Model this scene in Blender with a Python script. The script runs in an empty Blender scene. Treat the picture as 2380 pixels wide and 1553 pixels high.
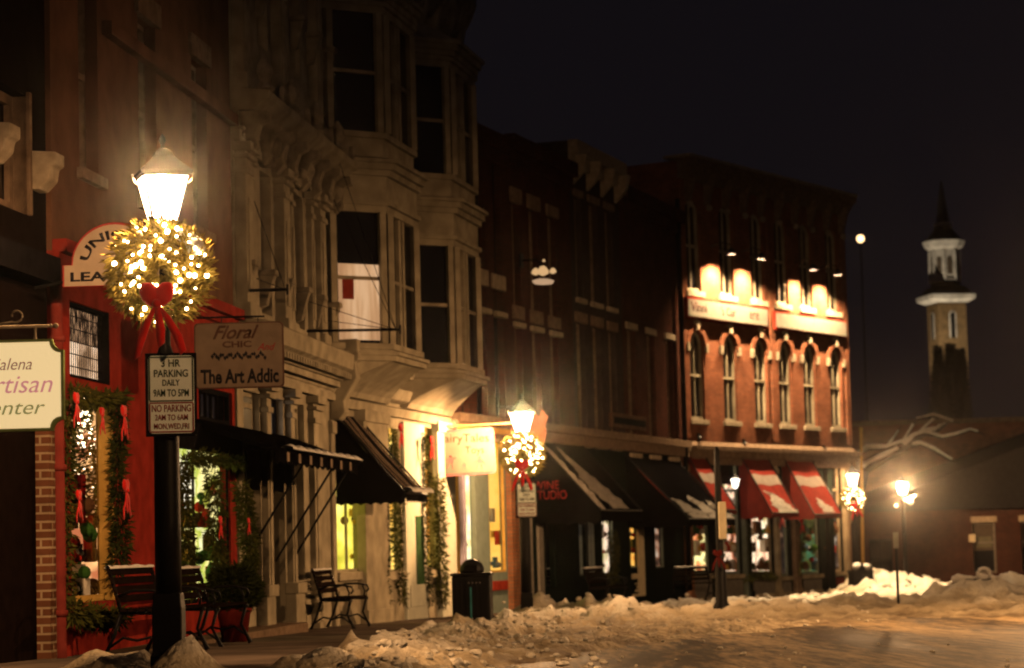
import bpy, bmesh, math, random
from mathutils import Vector, Matrix, noise
random.seed(7)
C = bpy.context.scene.collection
scn = bpy.context.scene
R_ = math.radians

# ------------------------------------------------------------------ camera
FPX = 5600.0; PW, PH = 2380.0, 1553.0
CAM = Vector((0, 0, 1.3))
_p = math.atan((1262-776.5)/FPX); _r = R_(1.5)
_F = Vector((0, math.cos(_p), math.sin(_p))); _R0 = Vector((1, 0, 0)); _U0 = Vector((0, -math.sin(_p), math.cos(_p)))
_R = math.cos(_r)*_R0 - math.sin(_r)*_U0; _U = math.sin(_r)*_R0 + math.cos(_r)*_U0
cd = bpy.data.cameras.new('camera'); cam = bpy.data.objects.new('camera', cd); C.objects.link(cam)
M3 = Matrix((_R, _U, -_F)).transposed().to_4x4(); M3.translation = CAM
cam.matrix_world = M3
cd.sensor_width = 36; cd.lens = 36*FPX/PW; cd.clip_start = .1; cd.clip_end = 1500
cd.dof.use_dof = True; cd.dof.focus_distance = 21.5; cd.dof.aperture_fstop = 2.4
scn.camera = cam

# ------------------------------------------------------------------ night sky
w = bpy.data.worlds.new('World'); scn.world = w; w.use_nodes = True
bg = w.node_tree.nodes['Background']; bg.inputs[0].default_value = (.0046, .0037, .0050, 1); bg.inputs[1].default_value = 1.0
scn.view_settings.view_transform = 'Standard'; scn.view_settings.look = 'None'
scn.view_settings.exposure = 0; scn.view_settings.gamma = 1
scn.render.engine = 'CYCLES'
cy = scn.cycles
cy.use_denoising = True; cy.max_bounces = 5; cy.diffuse_bounces = 0; cy.glossy_bounces = 2
cy.transmission_bounces = 3; cy.transparent_max_bounces = 8; cy.volume_bounces = 0
cy.sample_clamp_indirect = 2.0; cy.sample_clamp_direct = 0; cy.use_light_tree = True
cy.caustics_reflective = False; cy.caustics_refractive = False; cy.filter_width = 2.0

# ------------------------------------------------------------------ pixel -> world helpers (2380 x 1553 picture units)
def ray(px, py): return _F*FPX + _R*(px-PW/2) + _U*(PH/2-py)
def at(px, py, Y):
    d = ray(px, py); return CAM + d*((Y-CAM.y)/d.y)
def zg(Y): return .65 - .0155*min(max(Y, 0), 100)
def gnd(px, py):
    d = ray(px, py)   # plane z = .65 - .0155 y
    lam = (.65-CAM.z)/(d.z+.0155*d.y)
    return CAM + d*lam
class Fr:
    def __init__(s, x, y, ang, z0=None):
        s.o = Vector((x, y, zg(y) if z0 is None else z0)); s.a = ang
        s.xv = Vector((math.cos(ang), math.sin(ang), 0)); s.yv = Vector((-math.sin(ang), math.cos(ang), 0))
    def uz(s, px, py, off=0):
        d = ray(px, py); lam = (-off-(CAM-s.o).dot(s.yv))/d.dot(s.yv)
        P = CAM+d*lam
        return (P-s.o).dot(s.xv), P.z-s.o.z
    def u(s, px, py=900, off=0): return s.uz(px, py, off)[0]
    def z(s, px, py, off=0): return s.uz(px, py, off)[1]
    def w(s, u, y, z): return s.o+s.xv*u+s.yv*y+Vector((0, 0, z))

# ------------------------------------------------------------------ materials
def _nt(name):
    m = bpy.data.materials.new(name); m.use_nodes = True
    return m, m.node_tree, m.node_tree.nodes, m.node_tree.links, m.node_tree.nodes['Principled BSDF']
def mat(name, col, rough=.7, metal=0, var=.25, scale=6, bump=.15, bscale=40, col2=None, spec=0, sheen=0):
    m, t, n, l, b = _nt(name)
    b.inputs['Roughness'].default_value = rough; b.inputs['Metallic'].default_value = metal
    b.inputs['Specular IOR Level'].default_value = spec
    if sheen: b.inputs['Sheen Weight'].default_value = sheen
    tc = n.new('ShaderNodeTexCoord'); nz = n.new('ShaderNodeTexNoise'); nz.inputs['Scale'].default_value = scale; nz.inputs['Detail'].default_value = 6
    l.new(tc.outputs['Object'], nz.inputs['Vector'])
    cr = n.new('ShaderNodeValToRGB'); cr.color_ramp.elements[0].position = .32; cr.color_ramp.elements[1].position = .68
    c2 = col2 or tuple(c*(1-var) for c in col); hi = col if col2 else tuple(min(1, c*(1+var*.6)) for c in col)
    cr.color_ramp.elements[0].color = (*c2, 1); cr.color_ramp.elements[1].color = (*hi, 1)
    l.new(nz.outputs['Fac'], cr.inputs['Fac']); l.new(cr.outputs['Color'], b.inputs['Base Color'])
    if bump:
        n2 = n.new('ShaderNodeTexNoise'); n2.inputs['Scale'].default_value = bscale; n2.inputs['Detail'].default_value = 4
        l.new(tc.outputs['Object'], n2.inputs['Vector'])
        bp = n.new('ShaderNodeBump'); bp.inputs['Strength'].default_value = bump; bp.inputs['Distance'].default_value = .02
        l.new(n2.outputs['Fac'], bp.inputs['Height']); l.new(bp.outputs['Normal'], b.inputs['Normal'])
    return m
def brick(name, c1, c2, mortar, rough=.85, bw=.215, bh=.075, ms=.012, patch=.25):
    m, t, n, l, b = _nt(name); b.inputs['Roughness'].default_value = rough; b.inputs['Specular IOR Level'].default_value = 0
    tc = n.new('ShaderNodeTexCoord'); sx = n.new('ShaderNodeSeparateXYZ'); l.new(tc.outputs['Object'], sx.inputs[0])
    ad = n.new('ShaderNodeMath'); ad.operation = 'ADD'; l.new(sx.outputs['X'], ad.inputs[0]); l.new(sx.outputs['Y'], ad.inputs[1])
    cx = n.new('ShaderNodeCombineXYZ'); l.new(ad.outputs[0], cx.inputs['X']); l.new(sx.outputs['Z'], cx.inputs['Y'])
    br = n.new('ShaderNodeTexBrick'); l.new(cx.outputs[0], br.inputs['Vector'])
    br.inputs['Scale'].default_value = 1; br.inputs['Brick Width'].default_value = bw; br.inputs['Row Height'].default_value = bh
    br.inputs['Mortar Size'].default_value = ms; br.inputs['Mortar Smooth'].default_value = .2
    br.inputs['Color1'].default_value = (*c1, 1); br.inputs['Color2'].default_value = (*c2, 1); br.inputs['Mortar'].default_value = (*mortar, 1)
    nz = n.new('ShaderNodeTexNoise'); nz.inputs['Scale'].default_value = 1.7; nz.inputs['Detail'].default_value = 7; nz.inputs['Roughness'].default_value = .65
    l.new(tc.outputs['Object'], nz.inputs['Vector'])
    mr = n.new('ShaderNodeMapRange'); mr.inputs['From Min'].default_value = .3; mr.inputs['From Max'].default_value = .7
    mr.inputs['To Min'].default_value = 1-patch*1.5; mr.inputs['To Max'].default_value = 1+patch; l.new(nz.outputs['Fac'], mr.inputs['Value'])
    hs = n.new('ShaderNodeHueSaturation'); l.new(br.outputs['Color'], hs.inputs['Color']); l.new(mr.outputs[0], hs.inputs['Value'])
    l.new(hs.outputs[0], b.inputs['Base Color'])
    bp = n.new('ShaderNodeBump'); bp.invert = True; bp.inputs['Strength'].default_value = .6; bp.inputs['Distance'].default_value = .01
    l.new(br.outputs['Fac'], bp.inputs['Height']); l.new(bp.outputs['Normal'], b.inputs['Normal'])
    return m
def emit(name, col, s):
    m, t, n, l, b = _nt(name); n.remove(b)
    e = n.new('ShaderNodeEmission'); e.inputs[0].default_value = (*col, 1); e.inputs[1].default_value = s
    l.new(e.outputs[0], n['Material Output'].inputs[0]); return m
def litwall(name, cols, s, scale=3.0, stretch=(1, 1, 1), hi=.62):
    """back wall of a lit shop: coloured goods and lit plaster, glowing with the shop's own light"""
    m, t, n, l, b = _nt(name); n.remove(b)
    tc = n.new('ShaderNodeTexCoord'); mp = n.new('ShaderNodeMapping'); mp.inputs['Scale'].default_value = stretch
    l.new(tc.outputs['Object'], mp.inputs[0])
    nz = n.new('ShaderNodeTexNoise'); nz.inputs['Scale'].default_value = scale; nz.inputs['Detail'].default_value = 3
    l.new(mp.outputs[0], nz.inputs['Vector'])
    cr = n.new('ShaderNodeValToRGB'); k = len(cols)
    while len(cr.color_ramp.elements) < k: cr.color_ramp.elements.new(.5)
    for i, c in enumerate(cols):
        cr.color_ramp.elements[i].position = .36+(hi-.36)*i/(k-1); cr.color_ramp.elements[i].color = (*c, 1)
    l.new(nz.outputs['Fac'], cr.inputs['Fac'])
    e = n.new('ShaderNodeEmission'); e.inputs[1].default_value = s*2.9; l.new(cr.outputs[0], e.inputs[0])
    l.new(e.outputs[0], n['Material Output'].inputs[0]); return m
def glassy(name, col=(.006, .006, .008), rough=.08):
    m, t, n, l, b = _nt(name); b.inputs['Base Color'].default_value = (*col, 1); b.inputs['Roughness'].default_value = rough
    b.inputs['Specular IOR Level'].default_value = .5
    tc = n.new('ShaderNodeTexCoord'); nz = n.new('ShaderNodeTexNoise'); nz.inputs['Scale'].default_value = 1.3
    l.new(tc.outputs['Object'], nz.inputs[0]); bp = n.new('ShaderNodeBump'); bp.inputs['Strength'].default_value = .05; bp.inputs['Distance'].default_value = .02
    l.new(nz.outputs['Fac'], bp.inputs['Height']); l.new(bp.outputs[0], b.inputs['Normal']); return m
def clearglass(name):
    m, t, n, l, b = _nt(name); n.remove(b)
    g = n.new('ShaderNodeBsdfGlossy'); g.inputs['Roughness'].default_value = .03; g.inputs[0].default_value = (.9, .9, .9, 1)
    tr = n.new('ShaderNodeBsdfTransparent'); tr.inputs[0].default_value = (.93, .94, .92, 1); mx = n.new('ShaderNodeMixShader')
    lw = n.new('ShaderNodeFresnel'); lw.inputs[0].default_value = 1.35
    l.new(lw.outputs[0], mx.inputs[0]); l.new(tr.outputs[0], mx.inputs[1]); l.new(g.outputs[0], mx.inputs[2]); l.new(mx.outputs[0], n['Material Output'].inputs[0]); return m

M = {}
M['cream'] = mat('cream_paint', (.40, .34, .235), .6, var=.3, scale=3, bump=.2)
M['creamb'] = mat('weathered_cream_paint', (.34, .285, .20), .65, var=.4, scale=5, bump=.3, bscale=18)
M['creamdoor'] = mat('white_door_paint', (.72, .70, .55), .5, var=.1)
M['green_glass'] = mat('green_door_glass', (.06, .12, .05), .3, var=.2)
M['redpaint'] = mat('red_painted_masonry', (.30, .032, .022), .55, var=.3, scale=4, bump=.3, bscale=25)
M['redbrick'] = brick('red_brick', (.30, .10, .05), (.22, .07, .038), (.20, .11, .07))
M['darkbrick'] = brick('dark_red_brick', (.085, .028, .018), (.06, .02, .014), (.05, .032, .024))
M['pierbrick'] = brick('orange_brick', (.42, .17, .075), (.32, .12, .055), (.24, .15, .10))
M['edgebrick'] = brick('edge_brick', (.16, .065, .035), (.12, .05, .028), (.34, .24, .15), bw=.21, bh=.085, ms=.013)
M['upperred'] = mat('brown_red_stucco', (.15, .075, .045), .8, var=.3, scale=2.2, bump=.3, bscale=30)
M['stone'] = mat('limestone', (.42, .34, .24), .8, var=.25, scale=8)
M['stoned'] = mat('sooty_limestone', (.22, .15, .10), .85, var=.3, scale=8)  # darker limestone tone, also on the higher sills of the row
M['black'] = mat('black_paint', (.006, .0055, .006), .5, var=.3, spec=.12)
M['blackmatte'] = mat('black_matte', (.01, .009, .01), .8, var=.3, spec=0)
M['fabric'] = mat('black_awning_canvas', (.0035, .003, .0035), .9, var=.4, bump=.3, bscale=90, spec=0)
M['fabricstripe'] = mat('tan_awning_stripe', (.30, .22, .16), .9, bump=.3, bscale=90)
M['redfabric'] = mat('red_awning_canvas', (.17, .024, .018), .85, var=.2, bump=.3, bscale=90)
M['whitefabric'] = mat('white_awning_stripe', (.22, .18, .155), .85, var=.15)
M['darkgreen'] = mat('dark_green_paint', (.006, .011, .009), .45, var=.3, spec=0)
M['tealgrey'] = mat('grey_teal_paint', (.21, .26, .22), .5, var=.15)
M['greypaint'] = mat('grey_stone_paint', (.22, .2, .17), .6, var=.2)
M['lavender'] = mat('lavender_paint', (.35, .32, .42), .5, var=.15)
M['darkred'] = mat('dark_red_paint', (.28, .035, .02), .55, var=.25)
M['yellowframe'] = mat('yellow_ochre_paint', (.62, .38, .10), .5, var=.15)
M['ribbon'] = mat('red_velvet_ribbon', (.80, .018, .014), .55, var=.2, bump=.1, sheen=.3)
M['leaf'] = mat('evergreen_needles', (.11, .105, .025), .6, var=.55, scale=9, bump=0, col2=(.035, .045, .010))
M['leafglow'] = mat('glow_tinted_needles', (.52, .37, .09), .6, scale=9, bump=0, col2=(.20, .16, .035))  # lantern glow put into the needle colour, gold instead of green
M['leafdark'] = mat('dark_evergreen', (.045, .055, .015), .65, var=.5, scale=9, bump=0)
M['wood'] = mat('bench_wood', (.012, .007, .005), .6, var=.35, scale=14, spec=0)
M['snow'] = mat('snow', (.80, .76, .70), .75, var=.12, scale=9, bump=.5, bscale=30)
M['glass'] = glassy('dark_window_glass')
M['clear'] = clearglass('shop_window_glass')
M['slate'] = mat('slate', (.018, .017, .018), .8, var=.3, spec=0)  # roof slate; also church tiers where shade is put into the colour
M['dimsnow'] = mat('dim_snow', (.34, .31, .27), .8, var=.2, scale=9, bump=.5, bscale=30)  # snow with a lowered base colour for the awning patches
M['church'] = mat('church_stone', (.80, .76, .68), .8, var=.3, scale=1.5, bump=.3, bscale=4)
M['churchbrick'] = mat('church_buff_brick', (.24, .16, .08), .85, var=.4, scale=2.5, bump=.3, bscale=7)
M['bark'] = mat('bark', (.05, .035, .025), .9, var=.4, scale=12, bump=.6)
M['pot'] = mat('dark_red_planter', (.16, .02, .015), .6)
def lampglass(name, col, s):
    m, t, n, l, b = _nt(name); n.remove(b); e = n.new('ShaderNodeEmission'); e.inputs[0].default_value = (*col, 1); e.inputs[1].default_value = s
    tr = n.new('ShaderNodeBsdfTransparent'); mx = n.new('ShaderNodeMixShader'); mx.inputs[0].default_value = .5
    l.new(tr.outputs[0], mx.inputs[1]); l.new(e.outputs[0], mx.inputs[2]); l.new(mx.outputs[0], n['Material Output'].inputs[0]); return m
M['lamp'] = lampglass('lit_lantern_glass', (1, .66, .46), 22)
M['lampfar'] = emit('lit_far_lantern_glass', (1, .60, .30), 150)
M['bulb'] = emit('warm_string_bulb', (1, .66, .32), 38)
M['flood'] = emit('sign_flood_bulb', (1, .66, .34), 52000)
M['blind'] = mat('roller_blind', (.10, .08, .06), .8, var=.15)
M['signdim'] = mat('weathered_tan_sign', (.20, .145, .105), .6, var=.15)  # tan sign face with a lowered base colour
M['piperred'] = mat('red_pipe_paint', (.20, .035, .028), .5, var=.2)
M['signwhite'] = mat('cream_sign_face', (.70, .60, .40), .5, var=.08)
M['signtan'] = mat('tan_sign_face', (.30, .235, .175), .6, var=.12)
M['parkface'] = mat('parking_sign_face', (.90, .98, .88), .45, var=.08)
M['txtgreen'] = mat('dark_green_lettering', (.03, .06, .03), .5)
M['txtred'] = mat('dark_red_lettering', (.28, .03, .03), .5)
M['txtblack'] = mat('black_lettering', (.015, .014, .018), .5)
M['txtbrown'] = mat('brown_lettering', (.10, .05, .035), .5)
M['txtpink'] = mat('faded_plum_lettering', (.45, .17, .17), .5)
M['txtolive'] = mat('olive_lettering', (.18, .17, .07), .5)
M['txtfade'] = mat('faded_orange_lettering', (.55, .30, .14), .5)
M['signgreen'] = mat('green_sign_border', (.22, .27, .10), .5)

# ------------------------------------------------------------------ mesh builder
class MB:
    def __init__(s): s.v = []; s.f = []
    def quad(s, a, b, c, d):
        i = len(s.v); s.v += [tuple(a), tuple(b), tuple(c), tuple(d)]; s.f.append((i, i+1, i+2, i+3)); return s
    def poly(s, pts):
        i = len(s.v); s.v += [tuple(p) for p in pts]; s.f.append(tuple(range(i, i+len(pts)))); return s
    def box(s, x0, x1, y0, y1, z0, z1):
        i = len(s.v)
        s.v += [(x0, y0, z0), (x1, y0, z0), (x1, y1, z0), (x0, y1, z0), (x0, y0, z1), (x1, y0, z1), (x1, y1, z1), (x0, y1, z1)]
        s.f += [(i, i+3, i+2, i+1), (i+4, i+5, i+6, i+7), (i, i+1, i+5, i+4), (i+1, i+2, i+6, i+5), (i+2, i+3, i+7, i+6), (i+3, i, i+4, i+7)]; return s
    def loft(s, rings, cap=True):
        i = len(s.v); n = len(rings[0])
        for r in rings: s.v += [tuple(p) for p in r]
        for k in range(len(rings)-1):
            for j in range(n):
                a = i+k*n+j; b = i+k*n+(j+1) % n; s.f.append((a, b, b+n, a+n))
        if cap:
            s.f.append(tuple(i+j for j in reversed(range(n)))); s.f.append(tuple(i+(len(rings)-1)*n+j for j in range(n)))
        return s
    def prism_x(s, yz, x0, x1): return s.loft([[(x0, y, z) for y, z in yz], [(x1, y, z) for y, z in yz]])
    def prism_y(s, xz, y0, y1): return s.loft([[(x, y0, z) for x, z in xz], [(x, y1, z) for x, z in xz]])
    def prism_z(s, xy, z0, z1): return s.loft([[(x, y, z0) for x, y in xy], [(x, y, z1) for x, y in xy]])
    def tube(s, path, r, n=8):
        P = [Vector(p) for p in path]; rings = []
        rr = r if isinstance(r, (list, tuple)) else [r]*len(P)
        for k, p in enumerate(P):
            t = (P[min(k+1, len(P)-1)]-P[max(k-1, 0)]); t = t.normalized() if t.length > 1e-9 else Vector((0, 0, 1))
            up = Vector((0, 0, 1)) if abs(t.z) < .9 else Vector((1, 0, 0))
            a = t.cross(up).normalized(); b = t.cross(a)
            rings.append([p+(a*math.cos(2*math.pi*j/n)+b*math.sin(2*math.pi*j/n))*rr[k] for j in range(n)])
        return s.loft(rings)
    def lathe(s, prof, c=(0, 0, 0), n=16, sx=1, sy=1, ph=0):
        return s.loft([[(c[0]+r*sx*math.cos(2*math.pi*j/n+ph), c[1]+r*sy*math.sin(2*math.pi*j/n+ph), c[2]+z) for j in range(n)] for r, z in prof])
    def sphere(s, c, r, n=10, m=7, sz=1):
        return s.lathe([(max(1e-4, r*math.sin(math.pi*k/m)), -r*sz*math.cos(math.pi*k/m)) for k in range(m+1)], c, n)
    def build(s, name, m, parent=None, smooth=False, bevel=0, kind=None):
        me = bpy.data.meshes.new(name); me.from_pydata([tuple(v) for v in s.v], [], s.f); me.update()
        bm = bmesh.new(); bm.from_mesh(me)
        if bevel: bmesh.ops.remove_doubles(bm, verts=bm.verts, dist=1e-5)
        bmesh.ops.recalc_face_normals(bm, faces=bm.faces); bm.to_mesh(me); bm.free()
        me.materials.append(m)
        if smooth:
            for p in me.polygons: p.use_smooth = True
        o = bpy.data.objects.new(name, me); C.objects.link(o)
        if parent: o.parent = parent
        if bevel:
            b = o.modifiers.new('edge', 'BEVEL'); b.width = bevel; b.segments = 2; b.limit_method = 'ANGLE'
        if kind: o['kind'] = kind
        return o
def thing(name, label, cat, loc=(0, 0, 0), rz=0, group=None):
    o = bpy.data.objects.new(name, None); C.objects.link(o); o.empty_display_size = .2
    o.location = loc; o.rotation_euler = (0, 0, rz); o['label'] = label; o['category'] = cat
    if group: o['group'] = group
    return o
def tag(o, label, cat, group=None):
    o['label'] = label; o['category'] = cat
    if group: o['group'] = group
    return o
def fthing(F, name, label, cat, group=None): return thing(name, label, cat, F.o, F.a, group)
def dup(root, label=None, loc=None, rz=None):
    def cp(o, par):
        c = o.copy(); C.objects.link(c); c.parent = par
        for ch in o.children: cp(ch, c)
        return c
    r = cp(root, None)
    if label: r['label'] = label
    if loc is not None: r.location = loc
    if rz is not None: r.rotation_euler = (0, 0, rz)
    return r
def text(body, m, x0, x1, z0, z1, y, parent, name='lettering', shear=0, bold=0, ext=.004, arc=None, axis='xz', keep=False):
    """lettering fitted into x0..x1, z0..z1 facing -y"""
    cu = bpy.data.curves.new(name, 'FONT'); cu.body = body; cu.size = 1; cu.extrude = 0; cu.shear = shear; cu.offset = bold; cu.resolution_u = 3
    to = bpy.data.objects.new('tmp', cu); C.objects.link(to)
    dg = bpy.context.evaluated_depsgraph_get()
    me = bpy.data.meshes.new_from_object(to.evaluated_get(dg)); bpy.data.objects.remove(to)
    xs = [v.co.x for v in me.vertices]; ys = [v.co.y for v in me.vertices]
    a, b, c, d = min(xs), max(xs), min(ys), max(ys)
    for v in me.vertices:
        fx = (v.co.x-a)/(b-a); fz = (v.co.y-c)/(d-c)
        if arc:   # arc = (cx, cz, r, ang0, ang1): letters laid round a circle
            cx, cz, r, a0, a1 = arc; an = a0+(a1-a0)*fx; rr = r+fz*(z1-z0)
            v.co = Vector((cx+rr*math.cos(an), y, cz+rr*math.sin(an)))
        else:
            v.co = Vector((x0+(x1-x0)*fx, y, z0+(z1-z0)*fz))
    bm = bmesh.new(); bm.from_mesh(me)
    r = bmesh.ops.extrude_face_region(bm, geom=list(bm.faces))
    for e in r['geom']:
        if isinstance(e, bmesh.types.BMVert): e.co.y -= ext
    bmesh.ops.recalc_face_normals(bm, faces=bm.faces); bm.to_mesh(me); bm.free()
    me.materials.clear(); me.materials.append(m)
    o = bpy.data.objects.new(name, me); C.objects.link(o); o.parent = parent; return o

def wall(parent, name, m, u0, u1, z0, z1, ops=(), rev=.22, depth=9, front=0, body=True):
    """facade skin at local y=front with window openings (u0,u1,z0,z1[,rise]) and their reveals, plus the building's flanks, back and roof"""
    b = MB(); y = front
    us = sorted({u0, u1, *[o[0] for o in ops], *[o[1] for o in ops]}); zs = sorted({z0, z1, *[o[2] for o in ops], *[o[3] for o in ops]})
    us = [q for q in us if u0 <= q <= u1]; zs = [q for q in zs if z0 <= q <= z1]
    for i in range(len(us)-1):
        for j in range(len(zs)-1):
            cu, cz = (us[i]+us[i+1])/2, (zs[j]+zs[j+1])/2
            if any(o[0] < cu < o[1] and o[2] < cz < o[3] for o in ops): continue
            b.quad((us[i], y, zs[j]), (us[i+1], y, zs[j]), (us[i+1], y, zs[j+1]), (us[i], y, zs[j+1]))
    for o in ops:
        a, c, d, e = o[:4]; rise = o[4] if len(o) > 4 else 0; zz = e-rise
        b.quad((a, y, d), (c, y, d), (c, y+rev, d), (a, y+rev, d))
        b.quad((a, y, d), (a, y+rev, d), (a, y+rev, zz), (a, y, zz)); b.quad((c, y, d), (c, y, zz), (c, y+rev, zz), (c, y+rev, d))
        if rise:
            n = 12; A = [((a+c)/2-(c-a)/2*math.cos(math.pi*k/n), zz+rise*math.sin(math.pi*k/n)) for k in range(n+1)]
            for k in range(n):
                (xa, za), (xb, zb) = A[k], A[k+1]
                b.quad((xa, y, za), (xb, y, zb), (xb, y, e+1e-4), (xa, y, e+1e-4)); b.quad((xa, y, za), (xa, y+rev, za), (xb, y+rev, zb), (xb, y, zb))
        else: b.quad((a, y, e), (a, y+rev, e), (c, y+rev, e), (c, y, e))
    if body:
        D = depth
        b.quad((u0, y, z0), (u0, D, z0), (u0, D, z1), (u0, y, z1)); b.quad((u1, y, z0), (u1, y, z1), (u1, D, z1), (u1, D, z0))
        b.quad((u0, y, z1), (u0, D, z1), (u1, D, z1), (u1, y, z1)); b.quad((u0, D, z0), (u1, D, z0), (u1, D, z1), (u0, D, z1))
    return b.build(name, m, parent)
def window(parent, u0, u1, z0, z1, rise=0, fm=None, pm=None, rev=.14, fw=.06, mull=1, rail=.5, sill=None, lintel=None, sillh=.12, linh=.28, sillover=.1, linover=.12, proud=.05):
    fm = fm or M['cream']; pm = pm or M['glass']; b = MB(); y0, y1 = rev-.06, rev
    zz = z1-rise
    b.box(u0, u0+fw, y0, y1, z0, zz); b.box(u1-fw, u1, y0, y1, z0, zz); b.box(u0+fw, u1-fw, y0, y1, z0, z0+fw*1.2)
    if rise:
        n = 10; cx = (u0+u1)/2; hw = (u1-u0)/2
        for k in range(n):
            p = []
            for q, s_ in ((k, 1), (k+1, 1), (k+1, 0), (k, 0)):
                an = math.pi*q/n; f = 1 if s_ else (hw-fw)/hw
                p.append((cx-hw*f*math.cos(an), zz+rise*(f if s_ else (rise-fw)/rise)*math.sin(an)))
            b.prism_y(p, y0, y1)
    else: b.box(u0+fw, u1-fw, y0, y1, z1-fw, z1)
    top = z1-fw
    for k in range(mull):
        c = u0+(u1-u0)*(k+1)/(mull+1); b.box(c-.02, c+.02, y0+.01, y1-.01, z0+fw, top)
    if rail: b.box(u0+fw, u1-fw, y0-.012, y1-.012, z0+(z1-z0)*rail-.035, z0+(z1-z0)*rail+.035)
    o = b.build('window', fm, parent)
    if pm is M['glass'] and random.random() < .5:
        hh = (z1-z0)*random.choice((.25, .4, .55, .5)); MB().quad((u0+fw, y1+.006, z1-hh), (u1-fw, y1+.006, z1-hh), (u1-fw, y1+.006, z1-fw), (u0+fw, y1+.006, z1-fw)).build('blind', M['blind'], o) if not rise else MB().quad((u0+fw, y1+.006, zz-hh*.6), (u1-fw, y1+.006, zz-hh*.6), (u1-fw, y1+.006, zz), (u0+fw, y1+.006, zz)).build('blind', M['blind'], o)
    g = MB()
    if rise:
        n = 12; g.poly([(u0, y1+.01, z0), (u1, y1+.01, z0)]+[((u0+u1)/2+(u1-u0)/2*math.cos(math.pi*k/n), y1+.01, zz+rise*math.sin(math.pi*k/n)) for k in range(n+1)])
    else: g.quad((u0, y1+.01, z0), (u1, y1+.01, z0), (u1, y1+.01, z1), (u0, y1+.01, z1))
    g.build('pane', pm, o)
    if sill: MB().box(u0-sillover, u1+sillover, -proud-.03, .1, z0-sillh, z0+.002).build('sill', sill, o, bevel=.01)
    if lintel: MB().box(u0-linover, u1+linover, -proud, .05, z1-.002, z1+linh).build('lintel', lintel, o, bevel=.01)
    return o
def interior(parent, u0, u1, z0, z1, m, d=.9, floor=None, side=None):
    e = u1+(side if side is not None else .45); b = MB(); b.quad((u0-.3, d, z0-.1), (e, d, z0-.1), (e, d, z1+.1), (u0-.3, d, z1+.1)); b.quad((e, .16, z0-.1), (e, d, z0-.1), (e, d, z1+.1), (e, .16, z1+.1)); b.build('shop_back_wall', m, parent)
    MB().quad((u0-.3, .16, z0-.05), (e, .16, z0-.05), (e, d, z0-.05), (u0-.3, d, z0-.05)).build('display_floor', M['wood'], parent)
def scatter(pts_fn, n, L, W, m, name, parent=None, kind=None):
    """n needle sprigs, each a thin folded leaf, at places given by pts_fn -> (point, direction)"""
    b = MB()
    for _ in range(n):
        p, d = pts_fn(); d = Vector(d)+Vector((random.uniform(-1, 1), random.uniform(-1, 1), random.uniform(-1, 1)))*.6
        if d.length < 1e-3: continue
        d.normalize(); s = d.cross(Vector((random.uniform(-1, 1), random.uniform(-1, 1), random.uniform(-1, 1))))
        if s.length < 1e-3: continue
        s.normalize(); l = L*random.uniform(.5, 1.3); wd = W*random.uniform(.6, 1.3); p = Vector(p)
        k = d.cross(s)*wd*.4
        b.quad(p-s*wd*.3, p+d*l*.5-s*wd+k, p+d*l, p+d*l*.5+s*wd+k)
    return b.build(name, m, parent, kind=kind)
def along(path, r):
    P = [Vector(p) for p in path]; seg = [(P[i+1]-P[i]).length for i in range(len(P)-1)]; T = sum(seg)
    def f():
        t = random.uniform(0, T); i = 0
        while i < len(seg)-1 and t > seg[i]: t -= seg[i]; i += 1
        c = P[i].lerp(P[i+1], t/seg[i]); o = Vector((random.gauss(0, 1), random.gauss(0, 1), random.gauss(0, .8)))
        o.normalize(); rr = r*(.55+.45*noise.noise(c*3.1)+.15)*random.random()**.5
        return c+o*rr, o+Vector((0, 0, -.35))
    return f

# ------------------------------------------------------------------ frames of the facades
def near_pt(Y): return (.11786*Y-7.59, Y)
aN = math.atan2(1, .11786); aB = math.atan2(8.3, 1.75); aM = math.atan2(17.5, 5.88); aC = R_(57)
DF = Fr(*near_pt(19.0), aN); RF = Fr(*near_pt(24.43), aN); AF = Fr(*near_pt(32.6), aN)
BF = Fr(-2.97, 39.2, aB); MF = Fr(-1.23, 47.5, aM); CF = Fr(4.65, 65.0, aC)

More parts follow.
